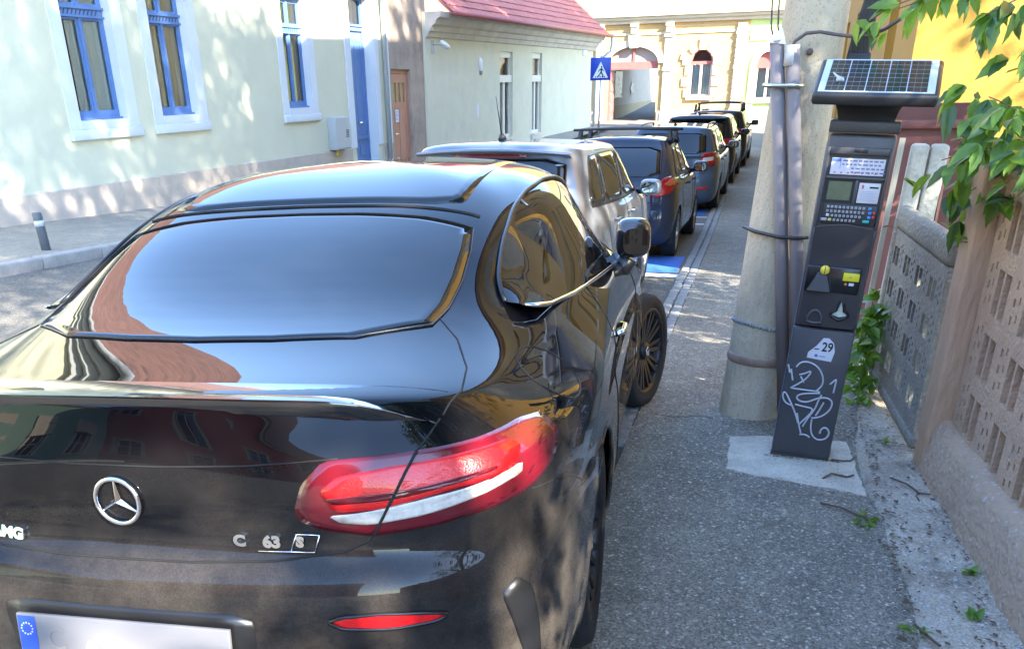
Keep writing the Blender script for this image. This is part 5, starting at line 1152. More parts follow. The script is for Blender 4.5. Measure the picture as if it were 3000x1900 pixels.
def letters(name, s_, x, z, size, shear=0.0, sx=1.0):
    p, n = sh.hit(x, z, 'y', -1); n = n.normalized(); u_ = n.cross(Vector((1, 0, 0))).normalized(); u_ = u_ if u_.z > 0 else -u_; xd = u_.cross(n).normalized()
    M = Matrix(((xd.x, u_.x, n.x, p.x), (xd.y, u_.y, n.y, p.y), (xd.z, u_.z, n.z, p.z), (0, 0, 0, 1))) @ Matrix(((sx, shear, 0, 0), (0, 1, 0, 0), (0, 0, 1, .0035), (0, 0, 0, 1)))
    return text_mesh(name, s_, size, M_CHROME, mc, M, .004, bold=.0022), M
letters('model_letter', 'C', .272, .762, .034, 0, 1.15)
_, ML_ = letters('model_number', '63', .345, .762, .036, 0, 1.1)
letters('model_suffix', 'S', .408, .764, .030, .25, 1.15)
fr_ = MB()
for a, b in (((-.03, -.022), (.085, -.020)), ((.085, -.020), (.098, .020)), ((.098, .020), (.050, .020)), ((.036, -.020), (.052, .020))): fr_.tube([ML_ @ Vector((a[0], a[1], .002)), ML_ @ Vector((b[0], b[1], .002))], .0018, 5)
fr_.build('model_frame', M_CHROME, mc)
letters('maker_letters', 'AMG', -.306, .748, .034, .15, 1.2)
# number plate in its recess
M = Matrix.Translation((0, -1.086, .535)) @ Matrix.Rotation(R(-7), 4, 'X')
NR = [(x, z) for x, z in ((-.30, .47), (.30, .47), (.31, .60), (.26, .615), (-.26, .615), (-.31, .60))]
sh.decal('plate_recess', NR, 'y', -1, M_TRIM, mc, .004, 5, .03, 1)
plo = MB().bbox(-.263, .263, -.006, .006, -.057, .057, .003, M).build('number_plate', mat('plate white', (.15, .147, .155), .5), mc)
MB().box(-.258, -.214, -.0075, -.006, -.052, .052, M).build('plate_band', mat('plate blue', (.02, .07, .42), .4), plo)
ss_ = MB()
for k in range(12):
    a = 2 * PI * k / 12; c0 = (-.236 + .014 * math.cos(a), .022 + .014 * math.sin(a)); ss_.add([M @ Vector((c0[0] + (.0032 if q % 2 == 0 else .0014) * math.sin(2 * PI * q / 10), -.0082, c0[1] + (.0032 if q % 2 == 0 else .0014) * math.cos(2 * PI * q / 10))) for q in range(10)], [tuple(range(10))])
ss_.build('star_ring', mat('star yellow', (.6, .55, .3), .5), plo)
text_mesh('plate_letter', 'C', .075, mat('plate grey', (.16, .15, .15), .6), plo, M @ Matrix.Translation((-.165, -.0072, .0)) @ Matrix.Rotation(PI / 2, 4, 'X'), .0002)
MB().add([M @ Vector((-.075 + .016 * math.cos(k), -.0075, -.012 + .02 * math.sin(k))) for k in range(7)], [tuple(range(7))]).build('plate_mark', mat('plate reddish', (.48, .27, .22), .6), plo)
# leaves fallen on the rear window
# ------------------------------------------------------------------ the cars further on
def hatch_rows(Lc, W, H, zb, ro_top, cowl, hood_z, ws_top, rw_base, rear_round=.10, tw=.72, lift=.0, nose=.55, tail=.06):
    """generic five-door body: y=0 at the rear bumper, y=Lc at the nose"""
    w = W / 2
    def plan(ww, yr, yf, rr=.30, rf=.5):
        d = yf - yr; P = [(0, yr), (.40 * ww, yr + .01), (.74 * ww, yr + .12 * rr), (.92 * ww, yr + .45 * rr), (.985 * ww, yr + rr), (ww, yr + max(.65, rr * 1.6) if d > 2.4 else yr + d * .22)]
        y5 = P[-1][1]; y10 = yf - max(rf * 1.2, .2)
        for k in range(1, 5): P.append((ww, lerp(y5, y10, k / 5)))
        P += [(.985 * ww, y10), (.90 * ww, yf - .45 * rf), (.72 * ww, yf - .18 * rf), (.40 * ww, yf - .04 * rf), (0, yf)]
        return P
    def row(ww, yr, yf, z, zf=None, rr=.3, rf=.5):
        P = plan(ww, yr, yf, rr, rf)
        zz = lambda i: z if zf is None or i < 9 else lerp(z, zf, (i - 8) / 6)
        return [[p[0], p[1], zz(i)] for i, p in enumerate(P)]
    rows = [row(w * .86, .14, Lc - .2, .17 + lift), row(w * .96, .05, Lc - .06, .21 + lift), row(w * .99, .0, Lc, .36 + lift, None), row(w, .0, Lc - .0, .52 + lift), row(w, .015, Lc - .02, .62 + lift), row(w * .995, .05, Lc - .05, .67 + lift),
            row(w * .985, .065, Lc - .08, .76 + lift, .70 + lift), row(w * .98, .07, Lc - .14, zb - .10, hood_z - .06), row(w * .955, .09, Lc - .22, zb - .02, hood_z)]
    rows += [row(w * .93, rw_base - .02, Lc - .32, zb + .012, hood_z + .03)]
    rows += [row(w * .915, rw_base, cowl, zb + .03, zb + .03, .22, .30)]
    mz = (zb + H) / 2 + .03; my = lerp(rw_base, ro_top, .55)
    rows += [row(w * lerp(.915, tw, .48), my, lerp(cowl, ws_top, .5), mz, mz, .2, .28)]
    rows += [row(w * (tw + .025), ro_top - .0, ws_top, H - .075, H - .075, .2, .26), row(w * tw, ro_top + .03, ws_top - .04, H - .035, H - .035, .2, .26), row(w * tw * .62, ro_top + .12, ws_top - .2, H - .004, H - .004, .15, .2)]
    rows += [[[0, lerp(ro_top + .2, ws_top - .4, i / 14), H + .004] for i in range(15)]]
    return rows
def build_car(label, cx, y0, paint, Lc, W, H, zb, axle, wb, ro_top, cowl, hood_z, ws_top, rw_base, lights, wrad=.31, tw=.72, lift=0.0, yaw=0.0, cat='car', rear_poly=None, side=None, trim=None, rim=None, slope=None):
    zc = ground_z(cx, y0 + 2); pit = math.atan2(ground_z(cx, y0 + axle + wb) - ground_z(cx, y0 + axle), wb) if slope is None else slope
    M = Matrix.Translation((cx, y0, ground_z(cx, y0 + axle) - axle * math.tan(pit))) @ Matrix.Rotation(yaw, 4, 'Z') @ Matrix.Rotation(pit, 4, 'X')
    c = thing('parked_car', label, cat, M=M, group='cars parked along the right kerb')
    rw = (axle, wrad, wrad * 1.12); fw = (axle + wb, wrad, wrad * 1.12)
    s_ = Shell(hatch_rows(Lc, W, H, zb, ro_top, cowl, hood_z, ws_top, rw_base, tw=tw, lift=lift), [rw, fw], 4, 4)
    s_.build('body', paint, c); w = W / 2
    MB().box(-w * .75, w * .75, .2, Lc - .3, .17 + lift, .5).build('underbody', M_DARK, c)
    for q in (rw, fw):
        wheel_liner(c, q[0], q[1], q[2], w)
        for s in (-1, 1): wheel(c, s * (w - .105), q[0], wrad, wrad, .20, s, 7, rim or M_RIMS)
    # rear window, windscreen, side glass
    rz0, rz1 = zb + .05, H - .12; a = w * .73; b = w * (tw - .06)
    rp = rear_poly or [(-a, rz0), (a, rz0), (b, rz1), (-b, rz1)]
    rwo, bd = s_.decal('rear_window', rp, 'y', -1, M_CGLASS, c, .003, 9, .04, 1)
    MB().tube(bd, .006, 5, closed=True).build('window_seal', M_TRIM, rwo)
    s_.decal('windscreen', [(-a, zb + .06), (a, zb + .06), (b, H - .11), (-b, H - .11)], 'y', 1, M_CGLASS, c, .003, 8, .05, 1)
    sd = side or [[(rw_base + .34, zb + .06), (ro_top + .42, H - .125), (ro_top + .70, H - .11), (ro_top + .70, zb + .05)], [(ro_top + .75, zb + .05), (ro_top + .75, H - .11), (ro_top + 1.52, H - .10), (ro_top + 1.52, zb + .04)], [(ro_top + 1.60, zb + .04), (ro_top + 1.60, H - .10), (ws_top - .12, H - .12), (cowl - .22, zb + .06), (cowl - .3, zb + .04)]]
    for s in (-1, 1):
        bnd = [(sd[0][0][0] - .04, sd[0][0][1] - .02), (sd[0][1][0] - .03, sd[0][1][1] + .02), (sd[1][1][0], sd[1][1][1] + .03), (sd[2][1][0], sd[2][1][1] + .03), (sd[2][2][0] + .05, sd[2][2][1] + .02), (sd[2][3][0] + .08, sd[2][3][1] - .02), (sd[2][0][0], sd[2][0][1] - .025), (sd[1][0][0], sd[1][0][1] - .025)]
        s_.decal('window_band', bnd, 'x', s, M_TRIM, c, .0015, 8, .04, 1)
        for pl in sd: s_.decal('side_window', pl, 'x', s, M_CGLASS, c, .006, 5, .04, 1)
        seam(s_, 'door_gap', [(ro_top + 1.56, zb + .02), (ro_top + 1.58, .6), (ro_top + 1.55, .28 + lift)], 'x', s, c, .003)
        seam(s_, 'rear_door_gap', [(ro_top + .70, zb + .02), (axle + .30, .80), (axle + .44, .5), (axle + .46, .28 + lift)], 'x', s, c, .003)
        seam(s_, 'front_door_gap', [(cowl - .30, zb - .0), (cowl - .22, .6), (cowl - .25, .28 + lift)], 'x', s, c, .003)
        for yy in (ro_top + .85, ro_top + 1.72): MB().tube([s_.hit(yy, zb - .10, 'x', s)[0], s_.hit(yy + .02, zb - .10, 'x', s)[0] + Vector((s * .03, 0, 0)), s_.hit(yy + .16, zb - .10, 'x', s)[0] + Vector((s * .03, 0, 0)), s_.hit(yy + .19, zb - .10, 'x', s)[0]], .011, 6).build('door_handle', trim or paint, c)
        Mm = Matrix.Translation((s * (w + .06), cowl - .32, zb + .06)); mm = MB(); v = []
        for k in range(8):
            t = k / 7; r_ = math.sin(PI * (.14 + .76 * t)) ** .55
            v.append([Mm @ Vector((.105 * r_ * sq(math.cos(q)), lerp(-.05, .10, t), .075 * r_ * sq(math.sin(q)))) for q in [2 * PI * h / 24 for h in range(25)]])
        mm.grid(v); mm.add(v[-1][:-1], [tuple(range(24))]); mm.add(v[0][:-1], [tuple(range(24))]); mo = mm.build('mirror', paint, c)
        MB().add([Mm @ Vector((.078 * sq(math.cos(q)), -.0525, .052 * sq(math.sin(q)))) for q in [2 * PI * h / 24 for h in range(24)]], [tuple(range(24))]).build('mirror_glass', mat('mirror glass', (.20, .22, .22), .03, 1.0), mo)
        MB().tube([Mm @ Vector((-s * .07, .03, -.04)), (s * w * .91, cowl - .27, zb + .02)], .03, 6).build('mirror_arm', M_TRIM, mo)
        for nm2, pl, m_, of in lights:
            pl2 = [(s * x, z) for x, z in pl]; pl2 = pl2 if s > 0 else pl2[::-1]
            s_.decal(nm2, pl2, 'y', -1, m_, c, of, 5, .03, 2)
    # tailgate outline, bumper seam
    seam(s_, 'tailgate_gap', [(-w * .80, zb), (-w * .74, .70 + lift), (0, .68 + lift), (w * .74, .70 + lift), (w * .80, zb)], 'y', -1, c, .004)
    pr_ = s_.decal('plate_recess', [(-.27, .74 + lift), (.27, .74 + lift), (.27, .86 + lift), (-.27, .86 + lift)] if False else [(-.28, .46 + lift), (.28, .46 + lift), (.28, .58 + lift), (-.28, .58 + lift)], 'y', -1, M_TRIM, c, .003, 3, .04, 1)
    pm_ = s_.decal('number_plate', [(-.26, .468 + lift), (.26, .468 + lift), (.26, .572 + lift), (-.26, .572 + lift)], 'y', -1, mat('far plate', (.5, .5, .5), .5), c, .008, 3, .04, 0)
    return c, s_, w
P_SILV = dusty_paint('silver paint', (.185, .20, .23), (.35, .33, .30), .05, .5)
P_NAVY = dusty_paint('dark slate paint', (.020, .027, .045), (.25, .24, .23), .10, .1)
P_GREYB = dusty_paint('blue grey paint', (.060, .085, .115), (.25, .24, .23), .10, .2)
P_BLK2 = dusty_paint('dark graphite paint', (.012, .014, .018), (.25, .24, .23), .10, .1)
P_BRN = dusty_paint('dark brown paint', (.020, .017, .016), (.25, .24, .23), .10, .1)
# silver hatchback
c, s_, w = build_car('silver hatchback with roof aerial, parked nose to tail ahead of the black coupe', -2.14, 6.55, P_SILV, 4.0, 1.72, 1.46, .945, .62, 2.50, .30, 3.02, .88, 2.35, .10,
    [('tail_light', [(.54, .68), (.80, .70), (.80, .86), (.62, .86)], M_REDL, .006)], .31, .745)
bl = s_.decal('high_brake_light', [(-.30, 1.345), (.30, 1.345), (.28, 1.385), (-.28, 1.385)], 'y', -1, mat('brake light', (.13, .02, .025), .2, coat=1), c, .012, 4, .03, 2)
MB().tube([(0, .62, 1.478), (0, .60, 1.51)], [.035, .018], 10).tube([(0, .60, 1.51), (0, .44, 1.78)], [.006, .003], 6).build('aerial', M_BLACKP, c)
sp2 = [[(x, .30 + .10 * (abs(x) / .62) ** 2, 1.415 - .03 * (abs(x) / .62) ** 2), (x, .22 + .10 * (abs(x) / .62) ** 2, 1.412 - .03 * (abs(x) / .62) ** 2), (x, .215 + .10 * (abs(x) / .62) ** 2, 1.395 - .03 * (abs(x) / .62) ** 2), (x, .33 + .10 * (abs(x) / .62) ** 2, 1.365 - .03 * (abs(x) / .62) ** 2)] for x in [-.62 + 1.24 * k / 20 for k in range(21)]]
MB().grid(sp2).build('roof_spoiler', P_SILV, c)
# dark slate hatchback with roof bars
LT = [('tail_light', [(.50, .78), (.56, .90), (.66, .98), (.79, 1.00), (.80, .90), (.74, .80), (.60, .75)], M_REDL, .010), ('light_orange', [(.66, .90), (.72, .96), (.78, .97), (.775, .91), (.72, .88)], mat('orange lens', (.42, .07, .02), .15, coat=1), .014)]
c, s_, w = build_car('dark slate hatchback carrying black roof bars, between the silver car and the blue grey estate', -2.02, 11.38, P_NAVY, 3.84, 1.66, 1.43, .94, .66, 2.44, .76, 2.86, .84, 2.10, .12, LT, .30, .70,
    side=[[(.62, 1.0), (.98, 1.29), (1.20, 1.31), (1.20, .99)], [(1.26, .99), (1.26, 1.315), (1.72, 1.32), (1.78, .98)], [(1.84, .98), (1.80, 1.32), (2.0, 1.30), (2.62, 1.0), (2.55, .98)]])
def bars(c, s_, w, ys, H, over, m=M_BLACKP, r=.016, high=.13):
    for y in ys:
        rb = MB(); xl = w * .70 + over
        rb.tube([(-xl, y, H + high - .05), (-w * .3, y, H + high - .035), (w * .3, y, H + high - .035), (xl, y, H + high - .05)], r, 8); ro = rb.build('roof_bar', m, c)
        for s in (-1, 1):
            f = MB(); p, n = s_.hit(s * w * .70, y, 'z', 1)
            f.tube([(s * w * .70, y, H + high - .055), (s * (w * .71), y, p.z + .03), (s * w * .76, y, p.z - .03)], [.03, .038, .02], 8).bbox(s * w * .70 - .035, s * w * .70 + .035, y - .04, y + .04, p.z, p.z + .04, .008).build('bar_foot', m, ro)
bars(c, s_, w, (1.05, 1.72), 1.43, .10)
MB().tube([s_.hit(.0, .70, 'y', -1)[0] + Vector((.2, -.01, .06)), s_.hit(.0, .70, 'y', -1)[0] + Vector((.3, -.01, .06))], .01, 6).build('badge_strip', M_CHROME, c)
# blue grey estate
LT = [('tail_light', [(.56, .80), (.58, 1.02), (.83, 1.05), (.84, .84), (.70, .79)], M_REDL, .010), ('light_white', [(.60, .885), (.61, .955), (.78, .965), (.775, .90)], M_CLEAR, .014)]
c, s_, w = build_car('blue grey estate car with roof rails and square red tail lights', -1.98, 17.15, P_GREYB, 4.57, 1.79, 1.465, .97, .98, 2.58, .34, 3.45, .90, 2.65, .08, LT, .315, .74,
    side=[[(.55, 1.03), (.60, 1.33), (1.12, 1.35), (1.20, 1.01)], [(1.27, 1.01), (1.20, 1.35), (2.05, 1.365), (2.05, 1.0)], [(2.13, 1.0), (2.13, 1.365), (2.55, 1.34), (3.2, 1.02), (3.15, 1.0)]])
for s in (-1, 1):
    p0, _ = s_.hit(s * .60, .65, 'z', 1); p1, _ = s_.hit(s * .60, 2.35, 'z', 1)
    MB().tube([p0, p0 + Vector((0, .06, .045)), (p0 + p1) / 2 + Vector((0, 0, .06)), p1 + Vector((0, -.06, .045)), p1], .016, 8).build('roof_rail', mat('rail grey', (.2, .2, .21), .35, .7), c)
MB().tube([(0, .8, 1.468), (0, .74, 1.52)], [.03, .008], 8).build('aerial', M_BLACKP, c)
rfl = s_.decal('reflector', [(.45, .42), (.74, .43), (.74, .47), (.45, .46)], 'y', -1, M_REDG_, c, .006, 3, .03, 1)
# graphite hatchback behind it
LT = [('tail_light', [(.55, .86), (.60, 1.02), (.82, 1.04), (.82, .90)], M_REDL, .010)]
c, s_, w = build_car('dark graphite hatchback with a big roof spoiler, fourth from the front of the row', -1.98, 22.35, P_BLK2, 4.2, 1.80, 1.53, 1.0, .80, 2.58, .28, 3.2, .95, 2.45, .10, LT, .325, .74)
MB().grid([[(x, .34, 1.475), (x, .14 + .08 * (abs(x) / .62) ** 2, 1.46 - .02 * abs(x)), (x, .15 + .08 * (abs(x) / .62) ** 2, 1.44 - .02 * abs(x)), (x, .36, 1.43)] for x in [-.62 + 1.24 * k / 16 for k in range(17)]]).build('roof_spoiler', P_BLK2, c)
MB().tube([(0, .55, 1.535), (0, .50, 1.58)], [.03, .01], 8).build('aerial', M_BLACKP, c)
# dark car with tall bars at the far end
c, s_, w = build_car('dark brown estate with tall black crossbars at the far end of the row', -1.92, 27.15, P_BRN, 4.5, 1.80, 1.50, 1.0, .90, 2.6, .35, 3.4, .94, 2.6, .10, LT, .325, .74)
bars(c, s_, w, (.95, 2.0), 1.50, -.04, M_BLACKP, .018, .20)
# ------------------------------------------------------------------ buildings behind the camera, seen in the car's paint and glass
def plain_house(label, name, loc, rz, Wd, Dp, Hh, m, cols, rows, trim, roofm, pitch=38):
    h = thing(name, label, 'house', loc, R(rz)); op = []
    for i in range(cols):
        for j in range(rows):
            x = Wd * (i + .5) / cols; op.append((x - .5, x + .5, 1.1 + j * 3.1, 2.8 + j * 3.1))
    wall_open(0, Wd, -2, Hh, .4, op).build('wall', m, h); MB().box(0, Wd, .42, Dp, -2, Hh).build('inner_block', m, h)
    for (a, b, c, d) in op:
        t = MB(); t.box(a - .14, a, -.04, 0, c, d); t.box(b, b + .14, -.04, 0, c, d); t.box(a - .2, b + .2, -.1, 0, c - .14, c); t.box(a - .2, b + .2, -.08, 0, d, d + .16); to = t.build('window_trim', trim, h)
        f = MB(); f.box(a, a + .07, .1, .16, c, d); f.box(b - .07, b, .1, .16, c, d); f.box((a + b) / 2 - .035, (a + b) / 2 + .035, .1, .16, c, d); f.box(a, b, .1, .16, d - .55, d - .48); f.build('window_frame', trim, to)
        MB().sheet([(a, .14, c), (b, .14, c), (b, .14, d), (a, .14, d)]).build('pane', M_CGLASS, to, fix=False)
    c_ = MB(); c_.box(-.1, Wd + .1, -.35, 0, Hh - .25, Hh); c_.build('cornice', trim, h)
    gable_roof(-.3, Wd + .3, 0, Dp, Hh, R(pitch), .45, roofm, h)
    return h
M_OR = mat('orange render', (.55, .135, .065), .9, var=.05, vscale=1)
plain_house('orange red house with white window trim behind the camera across the street', 'orange_house', (2.0, -17.5, .6), 180, 15, 9, 7.6, M_OR, 5, 2, M_OFFW, M_TILE)
plain_house('sage green house behind the camera on the left', 'green_house', (-12.2, -17.0, .6), 94, 14.5, 8, 5.4, mat('sage render', (.22, .34, .25), .9, var=.06, vscale=1), 5, 1, M_OFFW, M_TILE)

# ------------------------------------------------------------------ leaves
M_LEAF = mat('creeper leaf', (.095, .19, .026), .38, var=.3, vscale=6, transl=.35, spec=.5)
M_LEAF2 = mat('light creeper leaf', (.15, .27, .04), .4, var=.25, vscale=6, transl=.4)
M_LEAF3 = mat('dark creeper leaf', (.05, .11, .028), .35, var=.3, vscale=6, transl=.25)
M_TREE = mat('tree leaf', (.055, .10, .025), .5, var=.3, vscale=3, transl=.3)
M_TWIG = mat('twig', (.11, .07, .05), .8, var=.2, vscale=20)
M_STEM = mat('reddish stem', (.16, .075, .05), .6)
def leaf_mesh(name, L, W, m, fold=.25, curl=.15, teeth=0):
    mb = MB(); n = 8; P = []
    for i in range(n + 1):
        t = i / n; hw = W / 2 * math.sin(PI * t ** .8) ** .85 * (1 - .25 * t) if 0 < t < 1 else .001
        if teeth and i % 2: hw *= .86
        z = -curl * L * t * t
        P.append([(-hw, L * t, z + fold * hw), (-hw * .5, L * t, z + fold * hw * .35), (0, L * t, z), (hw * .5, L * t, z + fold * hw * .35), (hw, L * t, z + fold * hw)])
    mb.grid(P); me = mb.mesh(name); me.materials.append(m); return me
LM = [leaf_mesh('leaf', .105, .052, M_LEAF, .35, .2, 1), leaf_mesh('leaf', .09, .048, M_LEAF2, .3, .3, 1), leaf_mesh('leaf', .12, .055, M_LEAF3, .35, .15, 1), leaf_mesh('leaf', .10, .05, M_LEAF2, .25, .25, 1), leaf_mesh('leaf', .11, .055, M_LEAF, .2, .35, 1)]
def orient(p, d, up, roll=0.0, s=1.0):
    d = Vector(d).normalized(); up = Vector(up); z = (up - d * up.dot(d)); z = z.normalized() if z.length > 1e-3 else d.orthogonal(); x = d.cross(z)
    M = Matrix(((x.x, d.x, z.x, 0), (x.y, d.y, z.y, 0), (x.z, d.z, z.z, 0), (0, 0, 0, 1)))
    return Matrix.Translation(p) @ M @ Matrix.Rotation(roll, 4, 'Y') @ Matrix.Scale(s, 4)
def creeper(root, anchors, rr, nl, m_stem, spread=.1, size=(.7, 1.15), droop=.5, meshes=LM):
    """stems run through anchor points; leaf groups of three to five sit along them"""
    cnt = 0
    for A in anchors:
        C = np.array(A, float); P = bspl(C, np.linspace(0, len(C) - 1, (len(C) - 1) * 5 + 1)); MB().tube([tuple(p) for p in P], [lerp(.005, .002, i / len(P)) for i in range(len(P))], 5).build('stem', m_stem, root)
        L = len(P)
        for k in range(nl):
            p = Vector(P[rr.randrange(L)]) + Vector([rr.gauss(0, spread) * .55 for _ in range(3)])
            base = Vector((rr.uniform(-1, .35), rr.uniform(-1, .2), rr.uniform(-1.0, .3) - droop * .3)).normalized()
            for q in range(rr.choice((2, 3, 3))):
                d = (base + Vector([rr.uniform(-.6, .6) for _ in range(3)])); up = Vector((rr.uniform(-.4, .2), rr.uniform(-.7, .1), 1))
                link('leaf', meshes[rr.randrange(len(meshes))], root, orient(p, d, up, rr.uniform(-.5, .5), rr.uniform(*size))); cnt += 1
    return cnt
rr = random.Random(21)
cr = thing('creeper', 'green leafy creeper spilling over the brown fence post and panel', 'climbing plant', (0, 0, 0))
A1 = [[(1.05, 4.5, .75), (.95, 4.45, 1.12), (.86, 4.35, 1.26), (.76, 4.3, 1.36), (.66, 4.25, 1.40)], [(1.05, 4.4, 1.0), (.95, 4.3, 1.25), (.88, 4.1, 1.38), (.80, 4.0, 1.46), (.70, 4.05, 1.50)],
      [(1.0, 4.3, 1.15), (.90, 4.15, 1.30), (.82, 4.1, 1.33), (.70, 4.2, 1.30), (.62, 4.3, 1.26)], [(1.05, 4.1, 1.2), (.95, 3.95, 1.34), (.86, 3.9, 1.42), (.80, 3.85, 1.36)], [(1.0, 4.6, .9), (.92, 4.5, 1.15), (.84, 4.42, 1.18), (.76, 4.42, 1.12)]]
n1 = creeper(cr, A1, rr, 21, M_STEM, .12, (.75, 1.3))
hg = thing('hanging_branch', 'leafy branch hanging into the top right corner above the solar panel', 'branch', (0, 0, 0))
A2 = [[(1.5, 4.6, 2.25), (1.0, 4.6, 2.05), (.70, 4.6, 1.92), (.48, 4.62, 1.86), (.34, 4.62, 1.82)], [(1.5, 4.2, 2.2), (1.0, 4.2, 1.96), (.78, 4.15, 1.84), (.64, 4.1, 1.77)], [(1.6, 4.0, 2.1), (1.0, 4.0, 1.86), (.86, 3.95, 1.70), (.76, 3.9, 1.62)], [(1.2, 4.9, 2.1), (.8, 4.9, 1.98), (.55, 4.88, 1.90), (.36, 4.85, 1.86), (.29, 4.83, 1.80)]]
n2 = creeper(hg, A2, rr, 13, M_STEM, .05, (.8, 1.25), 1.6)
wd = thing('weeds', 'bright green weeds growing between the parking meter and the grey panel', 'weeds', (0, 0, 0))
A3 = [[(.60 + i * .02, 5.55 + i * .09, -.28), (.60 + i * .012, 5.5 + i * .09, -.05), (.56 + .025 * i, 5.5 + .08 * i, .18 + .04 * (i % 3)), (.54 + .03 * i, 5.45 + .08 * i, .30 + .05 * (i % 3))] for i in range(6)]
LW = [leaf_mesh('leaf', .075, .042, M_LEAF2, .25, .3), leaf_mesh('leaf', .085, .045, M_LEAF, .25, .25)]
n3 = creeper(wd, A3, rr, 17, M_LEAF2, .07, (.9, 1.5), -.8, LW)
wb_ = thing('garden_weeds', 'green leaves showing above and through the grey slotted panel', 'weeds', (0, 0, 0))
A4 = [[(.98, 5.1 + .15 * i, -.1), (.98, 5.05 + .15 * i, .3), (.96, 4.95 + .15 * i, .75), (.93, 4.85 + .14 * i, .98)] for i in range(4)]
n4 = creeper(wb_, A4, rr, 9, M_LEAF, .07, (.8, 1.15), 0, LM)
# small growth on the ground
for k, (x, y) in enumerate(((.70, 4.75), (.80, 2.9), (.86, 3.25), (.60, 2.75))):
    t_ = thing('ground_weed', ('tiny bright weed at the foot of the grey panel', 'low weed against the base wall near the bottom right corner', 'thin weed growing from the base wall joint', 'small fresh leaf tuft on the concrete strip, nearest the camera')[k], 'weed', (x, y, ground_z(x, y) + .045))
    for q in range(7): link('leaf', LW[q % 2], t_, orient((rr.uniform(-.02, .02), rr.uniform(-.02, .02), 0), (rr.uniform(-1, .5), rr.uniform(-1, 1), .5), (0, 0, 1), 0, rr.uniform(.4, .75)))

# ------------------------------------------------------------------ trees over the fence (their crowns shade the street)
def tree(label, x, y, h, blobs, nleaf, seed, size=(.10, .17), cat='tree', z0=None, clump=26, cs=1.0):
    r_ = random.Random(seed); z0 = ground_z(1, y) if z0 is None else z0; t = thing('tree', label, cat, (x, y, z0), group='trees in the gardens on the right')
    tr = MB(); tr.tube([(0, 0, -.3), (.05, .03, h * .2), (-.04, .08, h * .45), (.05, 0, h * .7), (0, 0, h * .9)], [.20, .17, .13, .08, .03], 10)
    tr.build('trunk', mat('bark', (.09, .07, .05), .9, var=.25, vscale=8, stretch=(1, 1, .3), bump=.8, bscale=20), t)
    br = MB()
    for (bx, by, bz, br_) in blobs:
        br.tube([(0, 0, max(.6, bz * .55)), (bx * .5, by * .5, bz * .8), (bx, by, bz)], [.07, .045, .015], 6)
        for k in range(5): br.tube([(bx * .6, by * .6, bz * .86), (bx + r_.uniform(-.8, .8) * br_, by + r_.uniform(-.8, .8) * br_, bz + r_.uniform(-.7, .8) * br_)], [.025, .006], 5)
    br.build('branches', mat('bark', (.09, .07, .05)), t)
    V = []; F = []; tot = sum(b[3] ** 2 for b in blobs)
    for (bx, by, bz, br_) in blobs:
        n = int(nleaf * br_ ** 2 / tot); ncl = max(3, int(n / clump))
        cl = []
        for _ in range(ncl):
            d = Vector((r_.gauss(0, 1), r_.gauss(0, 1), r_.gauss(0, .8))).normalized() * br_ * r_.uniform(.35, 1.0) ** .6; cl.append((Vector((bx, by, bz)) + d, r_.uniform(.22, .42) * cs * (br_ / 1.6) ** .5))
        for _ in range(n):
            c, s = cl[r_.randrange(ncl)]; p = c + Vector((r_.gauss(0, s), r_.gauss(0, s), r_.gauss(0, s * .7)))
            L = r_.uniform(*size); d = Vector((r_.gauss(0, 1), r_.gauss(0, 1), r_.gauss(-.3, .6))).normalized(); up = Vector((r_.gauss(0, .6), r_.gauss(0, .6), 1)); x_ = d.cross(up).normalized() * L * .27; o = len(V)
            V += [p, p + d * L * .45 + x_, p + d * L, p + d * L * .45 - x_]; F.append((o, o + 1, o + 2, o + 3))
    me = bpy.data.meshes.new('crown'); me.from_pydata([tuple(v) for v in V], [], F); me.materials.append(M_TREE); me.update(); c = link('crown', me, t); c['kind'] = 'stuff'
    return t
tree('tall bushy garden tree right behind the fence beside the camera', 5.2, -2.3, 8.5, [(0, 0, 6.4, 1.9), (-1.4, .6, 5.2, 1.4), (1.2, -.8, 5.6, 1.5), (-.3, 1.9, 5.4, 1.5), (.6, -2.1, 5.0, 1.5), (-1.2, -1.0, 4.4, 1.2), (1.4, 1.5, 4.6, 1.4), (0, .3, 8.0, 1.4)], 3300, 1, (.11, .19), clump=60, cs=.8)
tree('high crowned garden tree behind the fence before the yellow house', 4.6, 4.2, 15.5, [(0, 0, 14.4, 2.0), (-.6, 1.8, 13.0, 1.9), (.4, -2.2, 13.2, 1.9), (-1.4, -.4, 11.6, 1.8), (.9, 2.6, 11.2, 1.8), (-.2, -3.4, 11.2, 1.8), (1.0, -.8, 10.0, 1.7), (-.5, 2.0, 9.4, 1.7), (-.4, -2.4, 9.2, 1.7), (0, 0, 7.6, 1.6), (-.6, -4.6, 12.4, 1.6), (.4, 3.6, 13.2, 1.6), (.6, -3.0, 9.6, 1.7), (0, -5.2, 10.4, 1.7), (.2, -2.8, 14.0, 1.6), (.3, -4.0, 8.2, 1.6), (-.4, 1.0, 12.0, 1.8)], 42000, 2, (.13, .22), clump=70, cs=.95)
tree('broad garden tree with a lower crown in the yard behind the red gate', 7.6, .2, 10.8, [(0, 0, 8.4, 2.1), (-1.7, .4, 7.2, 1.6), (1.6, .5, 7.2, 1.6), (0, 1.9, 7.0, 1.6), (0, -2.0, 6.8, 1.6), (-.8, -.6, 5.4, 1.6), (-.6, 1.6, 5.0, 1.5), (.2, 3.2, 5.4, 1.5), (-.3, .6, 10.2, 2.0), (-.6, 2.4, 9.4, 1.7), (.4, -1.8, 9.6, 1.7), (-.4, 3.6, 8.0, 1.5), (.3, 4.4, 6.4, 1.4)], 16500, 3, clump=50, cs=.85)
